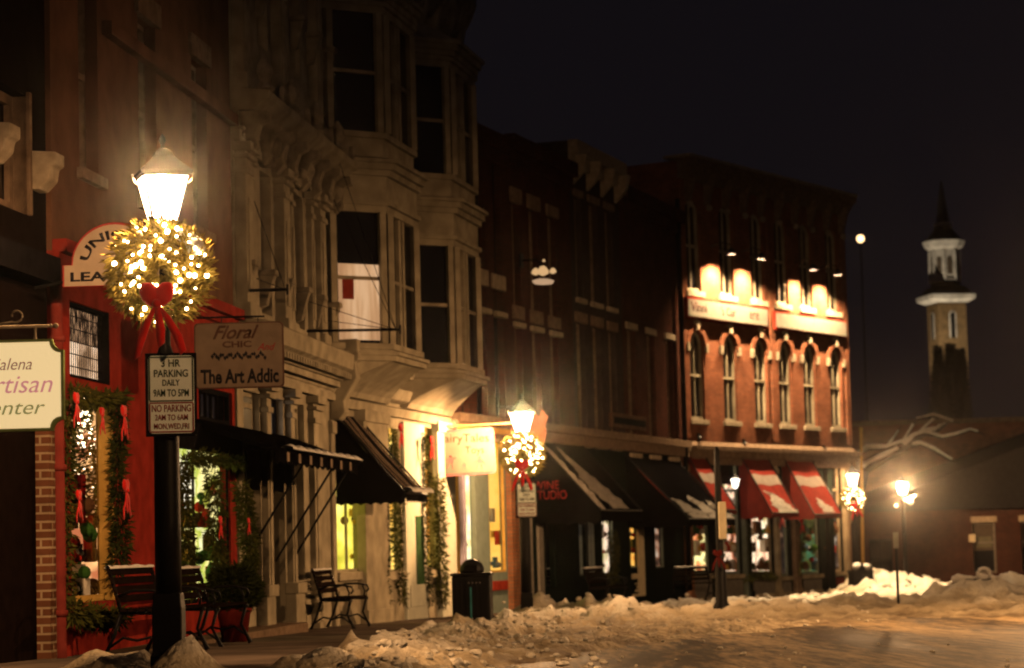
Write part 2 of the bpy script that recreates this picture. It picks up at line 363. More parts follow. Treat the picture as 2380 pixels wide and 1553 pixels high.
# ------------------------------------------------------------------ ground
def asphalt():
    m, t, n, l, b = _nt('wet_asphalt_with_slush')
    tc = n.new('ShaderNodeTexCoord'); nz = n.new('ShaderNodeTexNoise'); nz.inputs['Scale'].default_value = .55; nz.inputs['Detail'].default_value = 8; nz.inputs['Roughness'].default_value = .62
    mp = n.new('ShaderNodeMapping'); mp.inputs['Rotation'].default_value = (0, 0, R_(20)); mp.inputs['Scale'].default_value = (1.6, .16, 1)
    l.new(tc.outputs['Object'], mp.inputs[0]); l.new(mp.outputs[0], nz.inputs[0])
    mp2 = n.new('ShaderNodeMapping'); mp2.inputs['Rotation'].default_value = (0, 0, R_(24)); mp2.inputs['Scale'].default_value = (5.5, .5, 1); nb = n.new('ShaderNodeTexNoise'); nb.inputs['Scale'].default_value = 1.6; nb.inputs['Detail'].default_value = 9; nb.inputs['Roughness'].default_value = .7
    l.new(tc.outputs['Object'], mp2.inputs[0]); l.new(mp2.outputs[0], nb.inputs[0])
    av = n.new('ShaderNodeMix'); av.data_type = 'FLOAT'; av.inputs[0].default_value = .5; l.new(nz.outputs['Fac'], av.inputs[2]); l.new(nb.outputs['Fac'], av.inputs[3]); 
    cr = n.new('ShaderNodeValToRGB'); e = cr.color_ramp.elements
    e[0].position = .46; e[0].color = (.022, .017, .013, 1); e[1].position = .585; e[1].color = (.36, .26, .14, 1)
    l.new(av.outputs[0], cr.inputs[0]); l.new(cr.outputs[0], b.inputs['Base Color'])
    rr = n.new('ShaderNodeMapRange'); rr.inputs['From Min'].default_value = .35; rr.inputs['From Max'].default_value = .6; rr.inputs['To Min'].default_value = .42; rr.inputs['To Max'].default_value = .75
    l.new(nz.outputs['Fac'], rr.inputs[0]); l.new(rr.outputs[0], b.inputs['Roughness'])
    n2 = n.new('ShaderNodeTexNoise'); n2.inputs['Scale'].default_value = 14; n2.inputs['Detail'].default_value = 6; l.new(tc.outputs['Object'], n2.inputs[0])
    bp = n.new('ShaderNodeBump'); bp.inputs['Strength'].default_value = .6; bp.inputs['Distance'].default_value = .02; l.new(n2.outputs['Fac'], bp.inputs['Height']); l.new(bp.outputs[0], b.inputs['Normal'])
    return m
def slab(name, pts, m, dz, th=.3):
    """closed slab following the falling street; pts = outline (x, y)"""
    b = MB(); b.loft([[(x, y, zg(y)+dz-th) for x, y in pts], [(x, y, zg(y)+dz) for x, y in pts]]); return b.build(name, m)
b = MB()
for y0, y1 in ((-40, 0), (0, 100), (100, 400)): b.quad((-200, y0, zg(y0)-.13), (260, y0, zg(y0)-.13), (260, y1, zg(y1)-.13), (-200, y1, zg(y1)-.13))
o = b.build('road', asphalt()); o['kind'] = 'structure'
EDGE = [(-2.3, 8), (-1.9, 19), (-1.75, 25), (-1.75, 30), (-1.2, 36), (-.4, 42), (.75, 48.5), (3.2, 56), (6.5, 63.4), (11.3, 70.4), (16.5, 74.5), (30, 82)]
def edge_x(Y):
    for (xa, ya), (xb, yb) in zip(EDGE, EDGE[1:]):
        if ya <= Y <= yb: return xa+(xb-xa)*(Y-ya)/(yb-ya)
    return EDGE[0][0] if Y < EDGE[0][1] else EDGE[-1][0]
# pavement between the facades and the kerb, cut in short quads so it follows the curve
m_pave = mat('concrete_pavement', (.15, .115, .09), .7, var=.45, scale=1.2, bump=.4, bscale=20)
b = MB(); inner = [(-8.2, 8), (-7, 19), (-6, 30), (-5.2, 36), (-4.0, 42), (-2.5, 48.5), (.4, 56), (3.4, 63.4), (8.3, 71.2), (10.6, 74.3), (12, 78), (26, 90)]
for k in range(len(EDGE)-1):
    (ax, ay), (bx, by) = EDGE[k], EDGE[k+1]; (cx_, cy_), (dx, dy) = inner[k], inner[k+1]
    q = [(cx_, cy_), (ax, ay), (bx, by), (dx, dy)]
    b.quad(*[(x, y, zg(y)+.0) for x, y in q]); b.quad((ax, ay, zg(ay)), (ax, ay, zg(ay)-.2), (bx, by, zg(by)-.2), (bx, by, zg(by)))
o = b.build('pavement', m_pave); o['kind'] = 'structure'

# snow: one ploughed, slushy sheet with banks and mounds
def snowmat():
    m, t, n, l, b = _nt('dirty_street_snow'); b.inputs['Roughness'].default_value = .7
    tc = n.new('ShaderNodeTexCoord'); nz = n.new('ShaderNodeTexNoise'); nz.inputs['Scale'].default_value = 1.1; nz.inputs['Detail'].default_value = 9; nz.inputs['Roughness'].default_value = .68
    l.new(tc.outputs['Object'], nz.inputs[0]); at_ = n.new('ShaderNodeAttribute'); at_.attribute_name = 'clean'
    ma = n.new('ShaderNodeMath'); ma.operation = 'MULTIPLY_ADD'; ma.inputs[1].default_value = 1.0; l.new(at_.outputs['Fac'], ma.inputs[0]); l.new(nz.outputs['Fac'], ma.inputs[2])
    cr = n.new('ShaderNodeValToRGB'); e = cr.color_ramp.elements; e[0].position = .42; e[0].color = (.13, .085, .045, 1); e[1].position = 1.15 if False else 1.0; e[1].color = (.84, .78, .66, 1)
    e2 = cr.color_ramp.elements.new(.66); e2.color = (.52, .42, .27, 1)
    l.new(ma.outputs[0], cr.inputs[0]); l.new(cr.outputs[0], b.inputs['Base Color'])
    n2 = n.new('ShaderNodeTexNoise'); n2.inputs['Scale'].default_value = 11; n2.inputs['Detail'].default_value = 7; l.new(tc.outputs['Object'], n2.inputs[0])
    bp = n.new('ShaderNodeBump'); bp.inputs['Strength'].default_value = 1.0; bp.inputs['Distance'].default_value = .09; l.new(n2.outputs['Fac'], bp.inputs['Height']); l.new(bp.outputs[0], b.inputs['Normal'])
    return m
def snowmat_(name, clean):
    m = snowmat(); m.name = name
    for nd in m.node_tree.nodes:
        if nd.type == 'MATH': nd.inputs[0].default_value = clean
    for lk in list(m.node_tree.links):
        if lk.from_node.type == 'ATTRIBUTE': m.node_tree.links.remove(lk)
    return m
LOW = [(-.6, 17), (-.35, 19), (.44, 22.2), (1.5, 27.2), (2.7, 29.4), (5.4, 37.5), (8.6, 38.5), (14, 39.5), (24, 41)]   # street-side limit of the snow
def low_y(X):
    for (xa, ya), (xb, yb) in zip(LOW, LOW[1:]):
        if xa <= X <= xb: return ya+(yb-ya)*(X-xa)/(xb-xa)
    return LOW[0][1]-3 if X < LOW[0][0] else LOW[-1][1]
MOUNDS = []
def mound(px, py, r, h, sy=1.5): g = gnd(px, py); MOUNDS.append((g.x, g.y, r, h, sy))
mound(1245, 1428, .55, .42); mound(1400, 1428, .8, .40, 3); mound(1480, 1430, .7, .30, 3); mound(1985, 1402, .8, .5, 2); mound(1150, 1450, .7, .28); mound(1330, 1440, .8, .3)
mound(2090, 1378, 1.6, .75, 2); mound(2270, 1395, 1.2, .8, 2); mound(2375, 1385, 1.1, .9, 2); mound(2030, 1378, 1.3, .65, 2); mound(2190, 1380, 1.1, .4, 2)
mound(300, 1556, .42, .42, 1.2); mound(422, 1562, .27, .50, 1.1); mound(240, 1552, .3, .3, 1.2); mound(900, 1520, .8, .22, 2); mound(1700, 1420, 1.2, .22, 2); mound(1850, 1415, 1.2, .25, 2); mound(800, 1545, .6, .24, 2); mound(2320, 1405, 1.5, .3, 2)
def snow_h(X, Y):
    d = X-edge_x(Y)+.35*noise.noise(Vector((X*.7, Y*.45, 3)))
    n1 = noise.fractal(Vector((X*.9, Y*.5, .3)), 1, 2, 5); n2 = noise.fractal(Vector((X*3.5, Y*2.2, 7)), 1, 2, 5)
    h = -.05
    if d > -.5:
        rise = min(1, max(0, (d+.25)/.5)); rise = rise*rise*(3-2*rise)
        far = min(1, max(0, (Y-30)/25))
        bank = math.exp(-((d-.75)/.75)**2)*(.095+.09*n1); flat = .015+.06*n1+.05*n2+.03*far; n4 = abs(noise.noise(Vector((X*6.5, Y*4.5, 2)))); flat += .05*n4; bank += .07*n4*(1 if bank > .04 else 0)
        lim = Y-low_y(X)+2.0*noise.noise(Vector((X*.5, Y*.3, 9)))   # >0 inside the snow
        k = min(1, max(0, lim/3.0))
        h = -.06+rise*(bank*max(k, math.exp(-((d-.75)/.6)**2)*(1 if Y > 18 else .6))+.06+flat*k-(1-k)*.09)
    for mx, my, r, mh, sy in MOUNDS:
        q = ((X-mx)/r)**2+((Y-my)/(r*sy))**2
        if q < 6: h = max(h, h+mh*.55*math.exp(-q)*(1+.45*n2+.2*n1))
    return h+.035*n2, n1, n2
b = MB(); idx = {}; vs = []; cl = []
Ys = []; y = 14.0
while y < 96: Ys.append(y); y += .10+.0045*(y-14)
Xs = []; x = -4.3
while x < 21: Xs.append(x); x += .085 if x < 3.5 else .13
for j, Y in enumerate(Ys):
    xm = .2125*Y*1.08+.8
    for i, X in enumerate(Xs):
        if X > xm: break
        h, n1, n2 = snow_h(X, Y); base = zg(Y)+(-.0 if X < edge_x(Y) else -.13)
        base = zg(Y)-.13*min(1, max(0, (X-edge_x(Y))/.15))
        idx[i, j] = len(vs); vs.append((X, Y, base+h)); cl.append((h, X, Y, n1))
fs = []
for j in range(len(Ys)-1):
    for i in range(len(Xs)-1):
        q = [idx.get(k) for k in ((i, j), (i+1, j), (i+1, j+1), (i, j+1))]
        if None in q: continue
        if max(cl[k][0] for k in q) < .0: continue
        fs.append(tuple(q))
me = bpy.data.meshes.new('snow'); me.from_pydata(vs, [], fs); me.update()
ca = me.attributes.new('clean', 'FLOAT', 'POINT')
for k, (h, X, Y, n1) in enumerate(cl):
    d = X-edge_x(Y); c = .05+1.25*min(.34, max(0, h-.05))
    if Y > 55 and d > 0: c += .12
    ca.data[k].value = c
me.materials.append(snowmat())
for p in me.polygons: p.use_smooth = True
o = bpy.data.objects.new('snow', me); C.objects.link(o); o['kind'] = 'structure'; tag(o, 'ploughed dirty snow banked along the kerb', 'snow'); del o['category']

# broken crusts and lumps thrown up by the plough, and slush clods on the carriageway
rnd = random.Random(21); b = MB()
def clod(b, x, y, z, s):
    n = 5; b.loft([[(x+s*r*math.cos(2*math.pi*j/n+q)*rnd.uniform(.6, 1.3), y+s*r*math.sin(2*math.pi*j/n+q)*rnd.uniform(.6, 1.3), z+s*h) for j in range(n)] for r, h, q in ((.7, -.4, 0), (1, .05, .5), (.55, .6, .2))])
for k in range(2600):
    Y = 17+60*rnd.random()**1.25; X = edge_x(Y)+rnd.gauss(.9, .75) if rnd.random() < .55 else edge_x(Y)+rnd.uniform(-.1, 6.5)
    if X > .2125*Y+.5: continue
    h = snow_h(X, Y)[0]
    if h < -.01 and rnd.random() < .8: continue
    clod(b, X, Y, zg(Y)-.13+max(0, h)+.01, rnd.uniform(.012, .055)*(1.5 if rnd.random() < .1 else 1)*(.5 if X-edge_x(Y) > 2.6 else 1))
o = b.build('snow_clods', snowmat_('clod_snow', .42), kind='stuff'); o['label'] = 'broken lumps of ploughed snow on the banks and road'; o['category'] = 'snow'
# ------------------------------------------------------------------ street lamps with wreaths and parking signs
def make_lamp(label):
    t = thing('street_lamp', label, 'street lamp', group='black lantern street lamps')
    b = MB(); b.loft([[(sx*r, sy*r, z) for sx, sy in ((-1, -1), (1, -1), (1, 1), (-1, 1))] for r, z in ((.135, 0), (.135, .12), (.12, .16), (.12, .5), (.112, .56), (.108, .62))]).build('base', M['black'], t, bevel=.012)
    b = MB(); b.lathe([(.108, .6), (.106, 1.2), (.10, 2.5), (.066, 2.56), (.045, 2.62), (.04, 3.35), (.065, 3.4), (.05, 3.46), (.10, 3.58), (.13, 3.6)], n=14).build('post', M['black'], t, True)
    a = R_(18)
    def sq(r, z): return [(r*math.sqrt(2)*math.cos(a+R_(45+90*k)), r*math.sqrt(2)*math.sin(a+R_(45+90*k)), z) for k in range(4)]
    lo, hi = sq(.10, 3.62), sq(.185, 4.0); b = MB()
    for k in range(4): b.quad(lo[k], lo[(k+1) % 4], hi[(k+1) % 4], hi[k])
    g = b.build('lantern_glass', M['lamp'], t)
    b = MB()
    for k in range(4):
        b.tube([Vector(lo[k])*1.0, Vector(hi[k])], .009, 6)
        b.tube([hi[k], hi[(k+1) % 4]], .013, 6); b.tube([lo[k], lo[(k+1) % 4]], .011, 6)
    b.build('lantern_frame', M['black'], t)
    b = MB(); b.loft([sq(.205, 4.005), sq(.215, 4.03), sq(.12, 4.12), sq(.075, 4.17), sq(.07, 4.20), sq(.03, 4.235)]); b.build('lantern_roof', M['black'], t)
    ld = bpy.data.lights.new('lantern_light', 'POINT'); ld.energy = 2100; ld.color = (1, .54, .23); ld.shadow_soft_size = .05
    lo = bpy.data.objects.new('lantern_light', ld); C.objects.link(lo); lo.parent = t; lo.location = (0, 0, 3.966)
    MB().lathe([(.02, 4.22), (.015, 4.27), (.032, 4.30), (.02, 4.335), (.002, 4.36)], n=10).build('finial', M['black'], t, True)
    b = MB()
    for s in (-1, 1): b.tube([(s*.19, 0, 3.93), (s*.235, 0, 3.97), (s*.25, 0, 4.03)], .008, 6)
    b.build('ladder_hook', M['stone'], t)
    return t
def bow(parent, c, s, m=None, tails=3, name='bow'):
    m = m or M['ribbon']; b = MB(); cx, cy_, cz = c
    def strip(path, wd):
        L = []; 
        for k, (x, y, z, wx, wz) in enumerate(path): L.append([(cx+s*(x-wx), cy_+s*(y-.02), cz+s*(z-wz)), (cx+s*(x+wx), cy_+s*(y-.02), cz+s*(z+wz)), (cx+s*(x+wx), cy_+s*(y+.03), cz+s*(z+wz)), (cx+s*(x-wx), cy_+s*(y+.03), cz+s*(z-wz))])
        b.loft(L)
    for sg in (-1, 1):
        b.lathe([(.02, -.5), (.22, -.36), (.30, -.08), (.24, .18), (.06, .34)], (0, 0, 0), 10, 1, .45)
        nv = 50
        for k in range(len(b.v)-50, len(b.v)):
            x, y, z = b.v[k]; x *= s; y *= s; z *= s
            an = sg*R_(38); zz = z+.42*s
            b.v[k] = (cx+x*math.cos(an)+zz*math.sin(an)*.9, cy_+y-.02*s, cz+zz*math.cos(an)-x*math.sin(an))
    b.lathe([(.01, -.16), (.13, -.1), (.16, 0), (.13, .1), (.01, .16)], (cx, cy_-.1*s, cz), 10) if s > 2 else b.sphere((cx, cy_-.08*s, cz), .14*s)
    for q, (dx, ln) in enumerate(((-.55, 1.75), (.12, 1.35), (.70, 1.6))[:tails]):
        strip([(0, -.04, 0, .05, .0), (dx*.45, -.10, -.28*ln, .11, .02), (dx*.85, -.03, -.60*ln, .13, .03), (dx*1.1, -.07, -ln*.92, .09, .07)], .1)
    return b.build(name, m, parent, smooth=True)
def make_wreath(label, snow_side=1):
    t = thing('wreath', label, 'wreath', group='lit wreaths on the street lamps')
    Rw, rw = .255, .165
    def f():
        a = random.uniform(0, 2*math.pi); e = random.uniform(0, 2*math.pi); rr = rw*random.random()**.45
        ra = Rw+rr*math.cos(e); c, s = math.cos(a), math.sin(a)
        return (ra*c, rr*math.sin(e)*.8, ra*s), (c*math.cos(e)-s*.5, math.sin(e), s*math.cos(e)+c*.5)
    scatter(f, 5600, .085, .011, M['leafglow'], 'foliage', t)
    rnd = random.Random(5)
    for k in range(84):
        a = 2*math.pi*k/84*5.3+rnd.uniform(-.2, .2); e = rnd.uniform(-2.6, -.5) if k % 6 else rnd.uniform(0, 6); rr = rw*1.02
        ra = Rw+rr*math.cos(e)*1.0; p = (ra*math.cos(a), rr*math.sin(e)*.9, ra*math.sin(a))
        r = rnd.choice((.011, .014, .016, .020))
        if k < 4: 
            me0 = None
        o = MB().sphere((0, 0, 0), r, 8, 5).build('string_light', M['bulb'], t, True) if k < 4 else None
        if k < 4: base_b = globals().setdefault('_bulbs', []); base_b.append(o.data); o.location = p
        else:
            o = bpy.data.objects.new('string_light', _bulbs[k % 4]); C.objects.link(o); o.parent = t; o.location = p
    # snow settled on the upper shoulders
    rnd = random.Random(3)
    for arc_ in (list(range(18, 62, 5)), [118, 124, 132, 139]):
      b = MB()
      for a in arc_:
          aa = R_(a); big = 1 if a < 90 else .6
          b.sphere(((Rw+.10)*math.cos(aa), rnd.uniform(-.05, .05), (Rw+.10)*math.sin(aa)), big*rnd.uniform(.045, .075)*(1.15 if 25 < a < 50 else .8), 9, 6)
      b.build('snow_cap', M['snow'], t, True)
    bow(t, (.0, -.19, -.27), .27)
    return t
def make_parking(label):
    t = thing('parking_sign', label, 'parking sign', group='parking signs on the lamp posts')
    b = MB(); b.box(-.205, .205, 0, .05, -.335, .335); b.build('backing_board', M['blackmatte'], t, bevel=.005)
    def rr(x, z0, z1, r, y, mt, nm):
        pts = []
        for cx, cz, a0 in ((x-r, z1-r, 0), (-x+r, z1-r, 90), (-x+r, z0+r, 180), (x-r, z0+r, 270)):
            pts += [(cx+r*math.cos(R_(a0+18*k)), cz+r*math.sin(R_(a0+18*k))) for k in range(6)]
        return MB().prism_y(pts, y, y+.004).build(nm, mt, t)
    rr(.182, -.312, .312, .035, -.006, M['parkface'], 'sign_face')
    def border(z0, z1, mt):
        b = MB(); x = .172; w_ = .0055
        pts = [(-x, z0), (x, z0), (x, z1), (-x, z1)]
        b.box(-x, x, -.0105, -.0065, z0-w_, z0+w_); b.box(-x, x, -.0105, -.0065, z1-w_, z1+w_); b.box(-x-w_, -x+w_, -.0105, -.0065, z0+w_, z1-w_); b.box(x-w_, x+w_, -.0105, -.0065, z0+w_, z1-w_)
        b.build('border', mt, t)
    border(-.052, .300, M['txtgreen']); border(-.300, -.068, M['txtred'])
    for s_, x, z0, z1 in (('3 HR', .075, .222, .282), ('PARKING', .135, .140, .200), ('DAILY', .068, .070, .120), ('9AM TO 5PM', .14, -.018, .042)):
        text(s_, M['txtgreen'], -x, x, z0, z1, -.0065, t, bold=.012)
    for s_, x, z0, z1 in (('NO PARKING', .155, -.140, -.082), ('2AM TO 6AM', .13, -.208, -.160), ('MON,WED,FRI', .14, -.285, -.232)):
        text(s_, M['txtred'], -x, x, z0, z1, -.0065, t, bold=.012)
    return t
def place(px, py, Y, H):   # lamp whose lantern bottom shows at (px, py)
    P = at(px, py, Y); return Vector((P.x, P.y, P.z-3.62)), P
L1, _ = place(380, 519, 19.5, 0); L2, _ = place(1214, 1005, 45.4, 0); L3, _ = place(1982, 1131, 71.5, 0)
lamp1 = make_lamp('black street lamp with a blazing lantern, tallest in the picture, beside the cream hanging sign'); lamp1.location = L1
lamp2 = dup(lamp1, 'black street lamp behind the parking sign, in front of the dark wine shop awning', L2)
lamp3 = dup(lamp1, 'black street lamp at the snow mound by the corner brick building', L3, R_(-25))
def power(l, e, col=None):
    for c in l.children:
        if c.type == 'LIGHT':
            c.data = c.data.copy(); c.data.energy = e
            if col: c.data.color = col
power(lamp2, 3000); power(lamp3, 900)
wr1 = make_wreath('large glowing evergreen wreath with red bow hung below the biggest lantern')
P = at(380, 640, 19.5); wr1.location = (P.x, P.y-.19, P.z)
P = at(1214, 1058, 45.4); wr2 = dup(wr1, 'glowing wreath with red bow between the round pink sign and the small parking sign', (P.x, P.y-.19, P.z)); wr2.rotation_euler = (0, R_(4), 0); wr2.scale = (.98, 1, .98)
P = at(1980, 1160, 71.5); wr3 = dup(wr1, 'small glowing wreath with red bow nearest the brick corner building', (P.x, P.y-.19, P.z)); wr3.rotation_euler = (0, R_(-7), 0); wr3.scale = (.86, 1, .86)
pk1 = make_parking('three hour parking sign in green and red letters on the near lamp post'); P = at(398, 917, 19.3); pk1.location = (P.x, P.y-.0, P.z); pk1.rotation_euler = (0, 0, R_(9))
pk2 = dup(pk1, 'small blurred parking sign below the wreath beside the orange brick pier'); P = at(1224, 1162, 45.2); pk2.location = (P.x, P.y, P.z)
# the same lamps on the other kerb and behind, just outside the view: their light falls on the fronts and the snow
for (x, y, lab) in ((4.4, 12.0, 'black street lamp on the opposite kerb close to the viewpoint'), (9.4, 34.5, 'black street lamp on the opposite kerb across from the oriel windows'), (18, 57, 'black street lamp on the opposite kerb across from the corner building')):
    l_ = dup(lamp1, lab, (x, y, zg(y)), R_(30)); power(l_, {12.0: 2500, 34.5: 9000, 57: 1700}[y])
# lone lantern lamp farther away
t = thing('street_lamp', 'distant lit street lamp with a bare post, right of the corner wreath', 'street lamp', (0, 0, 0)); P = at(2098, 1148, 95)
t.location = (P.x, P.y, P.z-3.62)
MB().lathe([(.16, -.4), (.16, .35), (.10, .45), (.085, 1.5), (.07, 3.3), (.12, 3.45), (.05, 3.5), (.09, 3.6)], n=12).build('post', M['black'], t, True)
MB().lathe([(.10, 3.62), (.17, 3.75), (.20, 3.95), (.17, 4.05)], n=12).build('lantern_glass', M['lampfar'], t, True)
ld = bpy.data.lights.new('lantern_light', 'POINT'); ld.energy = 3200; ld.color = (1, .54, .23); ld.shadow_soft_size = .1; lo = bpy.data.objects.new('lantern_light', ld); C.objects.link(lo); lo.parent = t; lo.location = (0, -.3, 3.9)
MB().lathe([(.22, 4.05), (.10, 4.2), (.03, 4.3), (.002, 4.4)], n=12).build('lantern_roof', M['black'], t, True)
b = MB(); b.tube([(.05, -.1, 3.35), (.35, -.1, 3.45), (.5, -.1, 3.55)], .05, 8); b.build('snow_cap', M['snow'], t, True); MB().sphere((.28, -.1, 3.3), .12).build('snow_lump', M['snow'], t, True); MB().sphere((-.3, -.1, 3.15), .07).build('snow_lump', M['snow'], t, True)
# street lamp on the hill
P = at(2000, 555, 150); t = thing('hill_lamp', 'single round street light high on the dark hillside', 'street lamp', (P.x, P.y, P.z-6))
MB().tube([(0, 0, -6), (0, 0, 3), (0, 0, 5.7)], [.07, .06, .05]).build('post', M['black'], t); MB().sphere((0, 0, 6), .24, 14, 10).build('lamp_globe', emit('hill_lamp_globe', (1, .62, .28), 4), t, True)

# ------------------------------------------------------------------ far left dark brick building (art gallery)
t = fthing(DF, 'gallery_building', 'dark building with pale stone brackets and brick edge pier behind the green bordered sign', 'building')
uE = DF.u(112, 1000)
w_top = DF.z(60, 190); 
wu0, wu1 = DF.u(-60, 400), DF.u(62, 400)
wall(t, 'wall', mat('sooty_brick_wall', (.010, .006, .005), .85, spec=0), -3, uE, -.8, 13, [(wu0, wu1, DF.z(62, 500), DF.z(62, 225))], depth=10)  # plain near-black base colour, shade put into it so lamplight barely shows
o = window(t, wu0, wu1, DF.z(62, 500), DF.z(62, 225), fm=M['stoned'], rev=.2, fw=.1, mull=0)
MB().box(wu1, wu1+.07, -.04, .15, DF.z(62, 500), DF.z(62, 215)).build('window_casing', M['stoned'], t, bevel=.01)
for (xa, ya, yb) in ((68, 350, 440), (-40, 282, 372)):
    u = DF.u(xa, ya); z1, z0 = DF.z(xa, ya), DF.z(xa, yb)
    b = MB(); b.prism_x([(0, z1), (-.27, z1-.02), (-.27, z1-.14), (-.22, z1-.17), (-.20, z0+.10), (-.10, z0), (0, z0)], u, u+.30); b.build('bracket', M['stone'], t, bevel=.015)
b = MB(); b.box(uE-.42, uE, -.14, 0, -.6, DF.z(100, 1000)); b.build('brick_pier', M['edgebrick'], t)
b = MB(); b.box(uE, uE+.10, -.10, .02, -.6, DF.z(100, 1000)); b.build('pier_edge', M['stone'], t)
MB().box(-3, uE-.42, -.28, 0, DF.z(60, 655)-.02, DF.z(60, 655)+.25).build('cornice', M['blackmatte'], t)
# ------------------------------------------------------------------ red building
t = fthing(RF, 'red_shop_building', 'red painted shopfront building behind the near lamp, with tall leaded transom', 'building')
uR1 = RF.u(545, 900)
w1 = (RF.u(152, 1100), RF.u(258, 1100)); zs0, zs1 = RF.z(205, 1400), RF.z(205, 905)
tz0, tz1 = RF.z(205, 885), RF.z(205, 712)
w2 = (RF.u(405, 1200), RF.u(536, 1200)); z20, z21 = RF.z(480, 1400), RF.z(480, 1040)
tr2 = (RF.u(462, 950), RF.u(540, 950), RF.z(500, 985), RF.z(500, 905))
zsplit = RF.z(300, 650)
wall(t, 'shopfront_wall', M['redpaint'], .12, uR1, -.8, zsplit, [(w1[0], w1[1], zs0, zs1), (w1[0], w1[1], tz0, tz1), (w2[0], w2[1], z20, z21), tr2], rev=.13, depth=10)
ups = [(RF.u(x0), RF.u(x1), zsplit+1.0, zsplit+3.2) for x0, x1 in ((190, 235), (330, 372), (455, 490))]
wall(t, 'upper_wall', M['upperred'], .12, uR1, zsplit, 14.5, ups, rev=.2, depth=10)
for a in ups: window(t, *a, fm=M['stoned'], rev=.2, sill=M['stoned'], lintel=M['stoned'])
MB().box(.12, uR1, -.16, 0, zsplit-.02, zsplit+.12).box(.12, uR1, -.08, 0, zsplit-.14, zsplit-.02).build('string_course', M['redpaint'], t, bevel=.01)
ft = RF.z(500, 252); MB().box(2.0, uR1, -.12, 0, ft-.1, ft+.06).build('moulding', M['upperred'], t, bevel=.01)
MB().box(.12, w1[0]-.02, -.07, 0, -.6, zsplit-.14).build('pilaster', M['redpaint'], t, bevel=.01)
# yellow window frame with the deep far jamb
b = MB(); b.box(w1[1]-.075, w1[1], -.03, .14, zs0, zs1); b.box(w1[0], w1[0]+.03, 0, .03, zs0, zs1); b.box(w1[0]+.05, w1[1]-.075, .06, .14, zs0, zs0+.07); b.box(w1[0]+.05, w1[1]-.075, .06, .14, zs1-.06, zs1)
f = b.build('window', M['yellowframe'], t, bevel=.006)
MB().quad((w1[0]+.05, .12, zs0+.07), (w1[1]-.07, .12, zs0+.07), (w1[1]-.07, .12, zs1-.06), (w1[0]+.05, .12, zs1-.06)).build('pane', M['clear'], f)
interior(t, w1[0], w1[1], zs0, zs1, litwall('boutique_back_wall', [(.06, .02, .01), (.40, .17, .06), (.8, .42, .16), (.35, .10, .04)], .75, 2.2), .85, side=1.1)
# leaded transom
f = MB(); f.box(w1[0], w1[0]+.04, .03, .12, tz0, tz1); f.box(w1[1]-.05, w1[1], .0, .12, tz0, tz1); f.box(w1[0]+.04, w1[1]-.05, .03, .12, tz0, tz0+.04); f.box(w1[0]+.04, w1[1]-.05, .03, .12, tz1-.04, tz1)
for k in range(1, 24): u = w1[0]+(w1[1]-w1[0])*k/24; f.box(u-.012, u+.012, .07, .074, tz0+.04, tz1-.04)
for k in range(1, 6): z = tz0+(tz1-tz0)*k/6; f.box(w1[0]+.04, w1[1]-.05, .074, .076, z-.006, z+.006)
f = f.build('transom_window', M['blackmatte'], t)
zt = tz0+(tz1-tz0)*.52
b = MB(); b.quad((w1[0]-.1, .15, tz0-.1), (w1[1]+.4, .15, tz0-.1), (w1[1]+.4, .15, zt), (w1[0]-.1, .15, zt)); b.build('transom_blind', litwall('lit_transom_blind', [(.22, .12, .06), (.62, .38, .22), (.85, .6, .4)], .62, 3, (1, 1, 1)), f)
b = MB(); b.quad((w1[0]-.1, .2, zt), (w1[1]+.4, .2, zt), (w1[1]+.4, .2, tz1+.1), (w1[0]-.1, .2, tz1+.1)); b.build('ceiling_glow', litwall('dim_transom', [(.01, .006, .004), (.05, .025, .012), (.45, .25, .13)], .5, 7, (6, 1, 1.2)), f)
# downspout
b = MB(); u = RF.u(136, 1000, .16); b.tube([(u, -.16, -.15), (u, -.16, .1), (u, -.15, zsplit-.2)], .062, 14)
for z in (.45, 1.9, 3.2): b.lathe([(.064, -.03), (.078, -.03), (.078, .03), (.064, .03)], (u, -.16, z), 14)
tag(b.build('downspout', M['piperred'], None, True), 'red round downspout beside the garlanded shop window', 'downspout'); o = bpy.data.objects['downspout']; o.location = RF.o; o.rotation_euler = (0, 0, RF.a)
MB().box(0, uR1+2.2, -.5, 0, -.32, -.02).build('stone_step', M['stoned'], t, bevel=.02)
# florist window (second bay)
f = MB(); uu0, uu1 = w2
for u in (uu0, uu0+(uu1-uu0)*.36, uu1-.05): f.box(u, u+.03, .02, .05, z20, z21)
f.box(uu0+.05, uu1-.05, .03, .05, z20, z20+.06)
f = f.build('window', M['blackmatte'], t); MB().quad((uu0, .06, z20), (uu1, .06, z20), (uu1, .06, z21), (uu0, .06, z21)).build('pane', M['clear'], f)
interior(t, uu0, uu1, z20, z21, litwall('florist_back_wall', [(.02, .03, .003), (.25, .24, .03), (.9, .75, .30), (.35, .40, .04), (1, .85, .6)], .75, 2.6, (1, 1, .45), .64), .8, side=.08)
f = window(t, *tr2, fm=M['blackmatte'], pm=M['clear'], rev=.1, mull=2, rail=None); interior(t, tr2[0], tr2[1]+.3, tr2[2], tr2[3], litwall('florist_transom', [(.006, .004, .003), (.012, .006, .004), (.03, .012, .006), (.75, .55, .3)], .5, 8, (1, 1, 2), .74), .5)
MB().box(uu0-.1, uR1, -.1, 0, RF.z(470, 1050), RF.z(470, 990)).build('sign_band', M['blackmatte'], t)

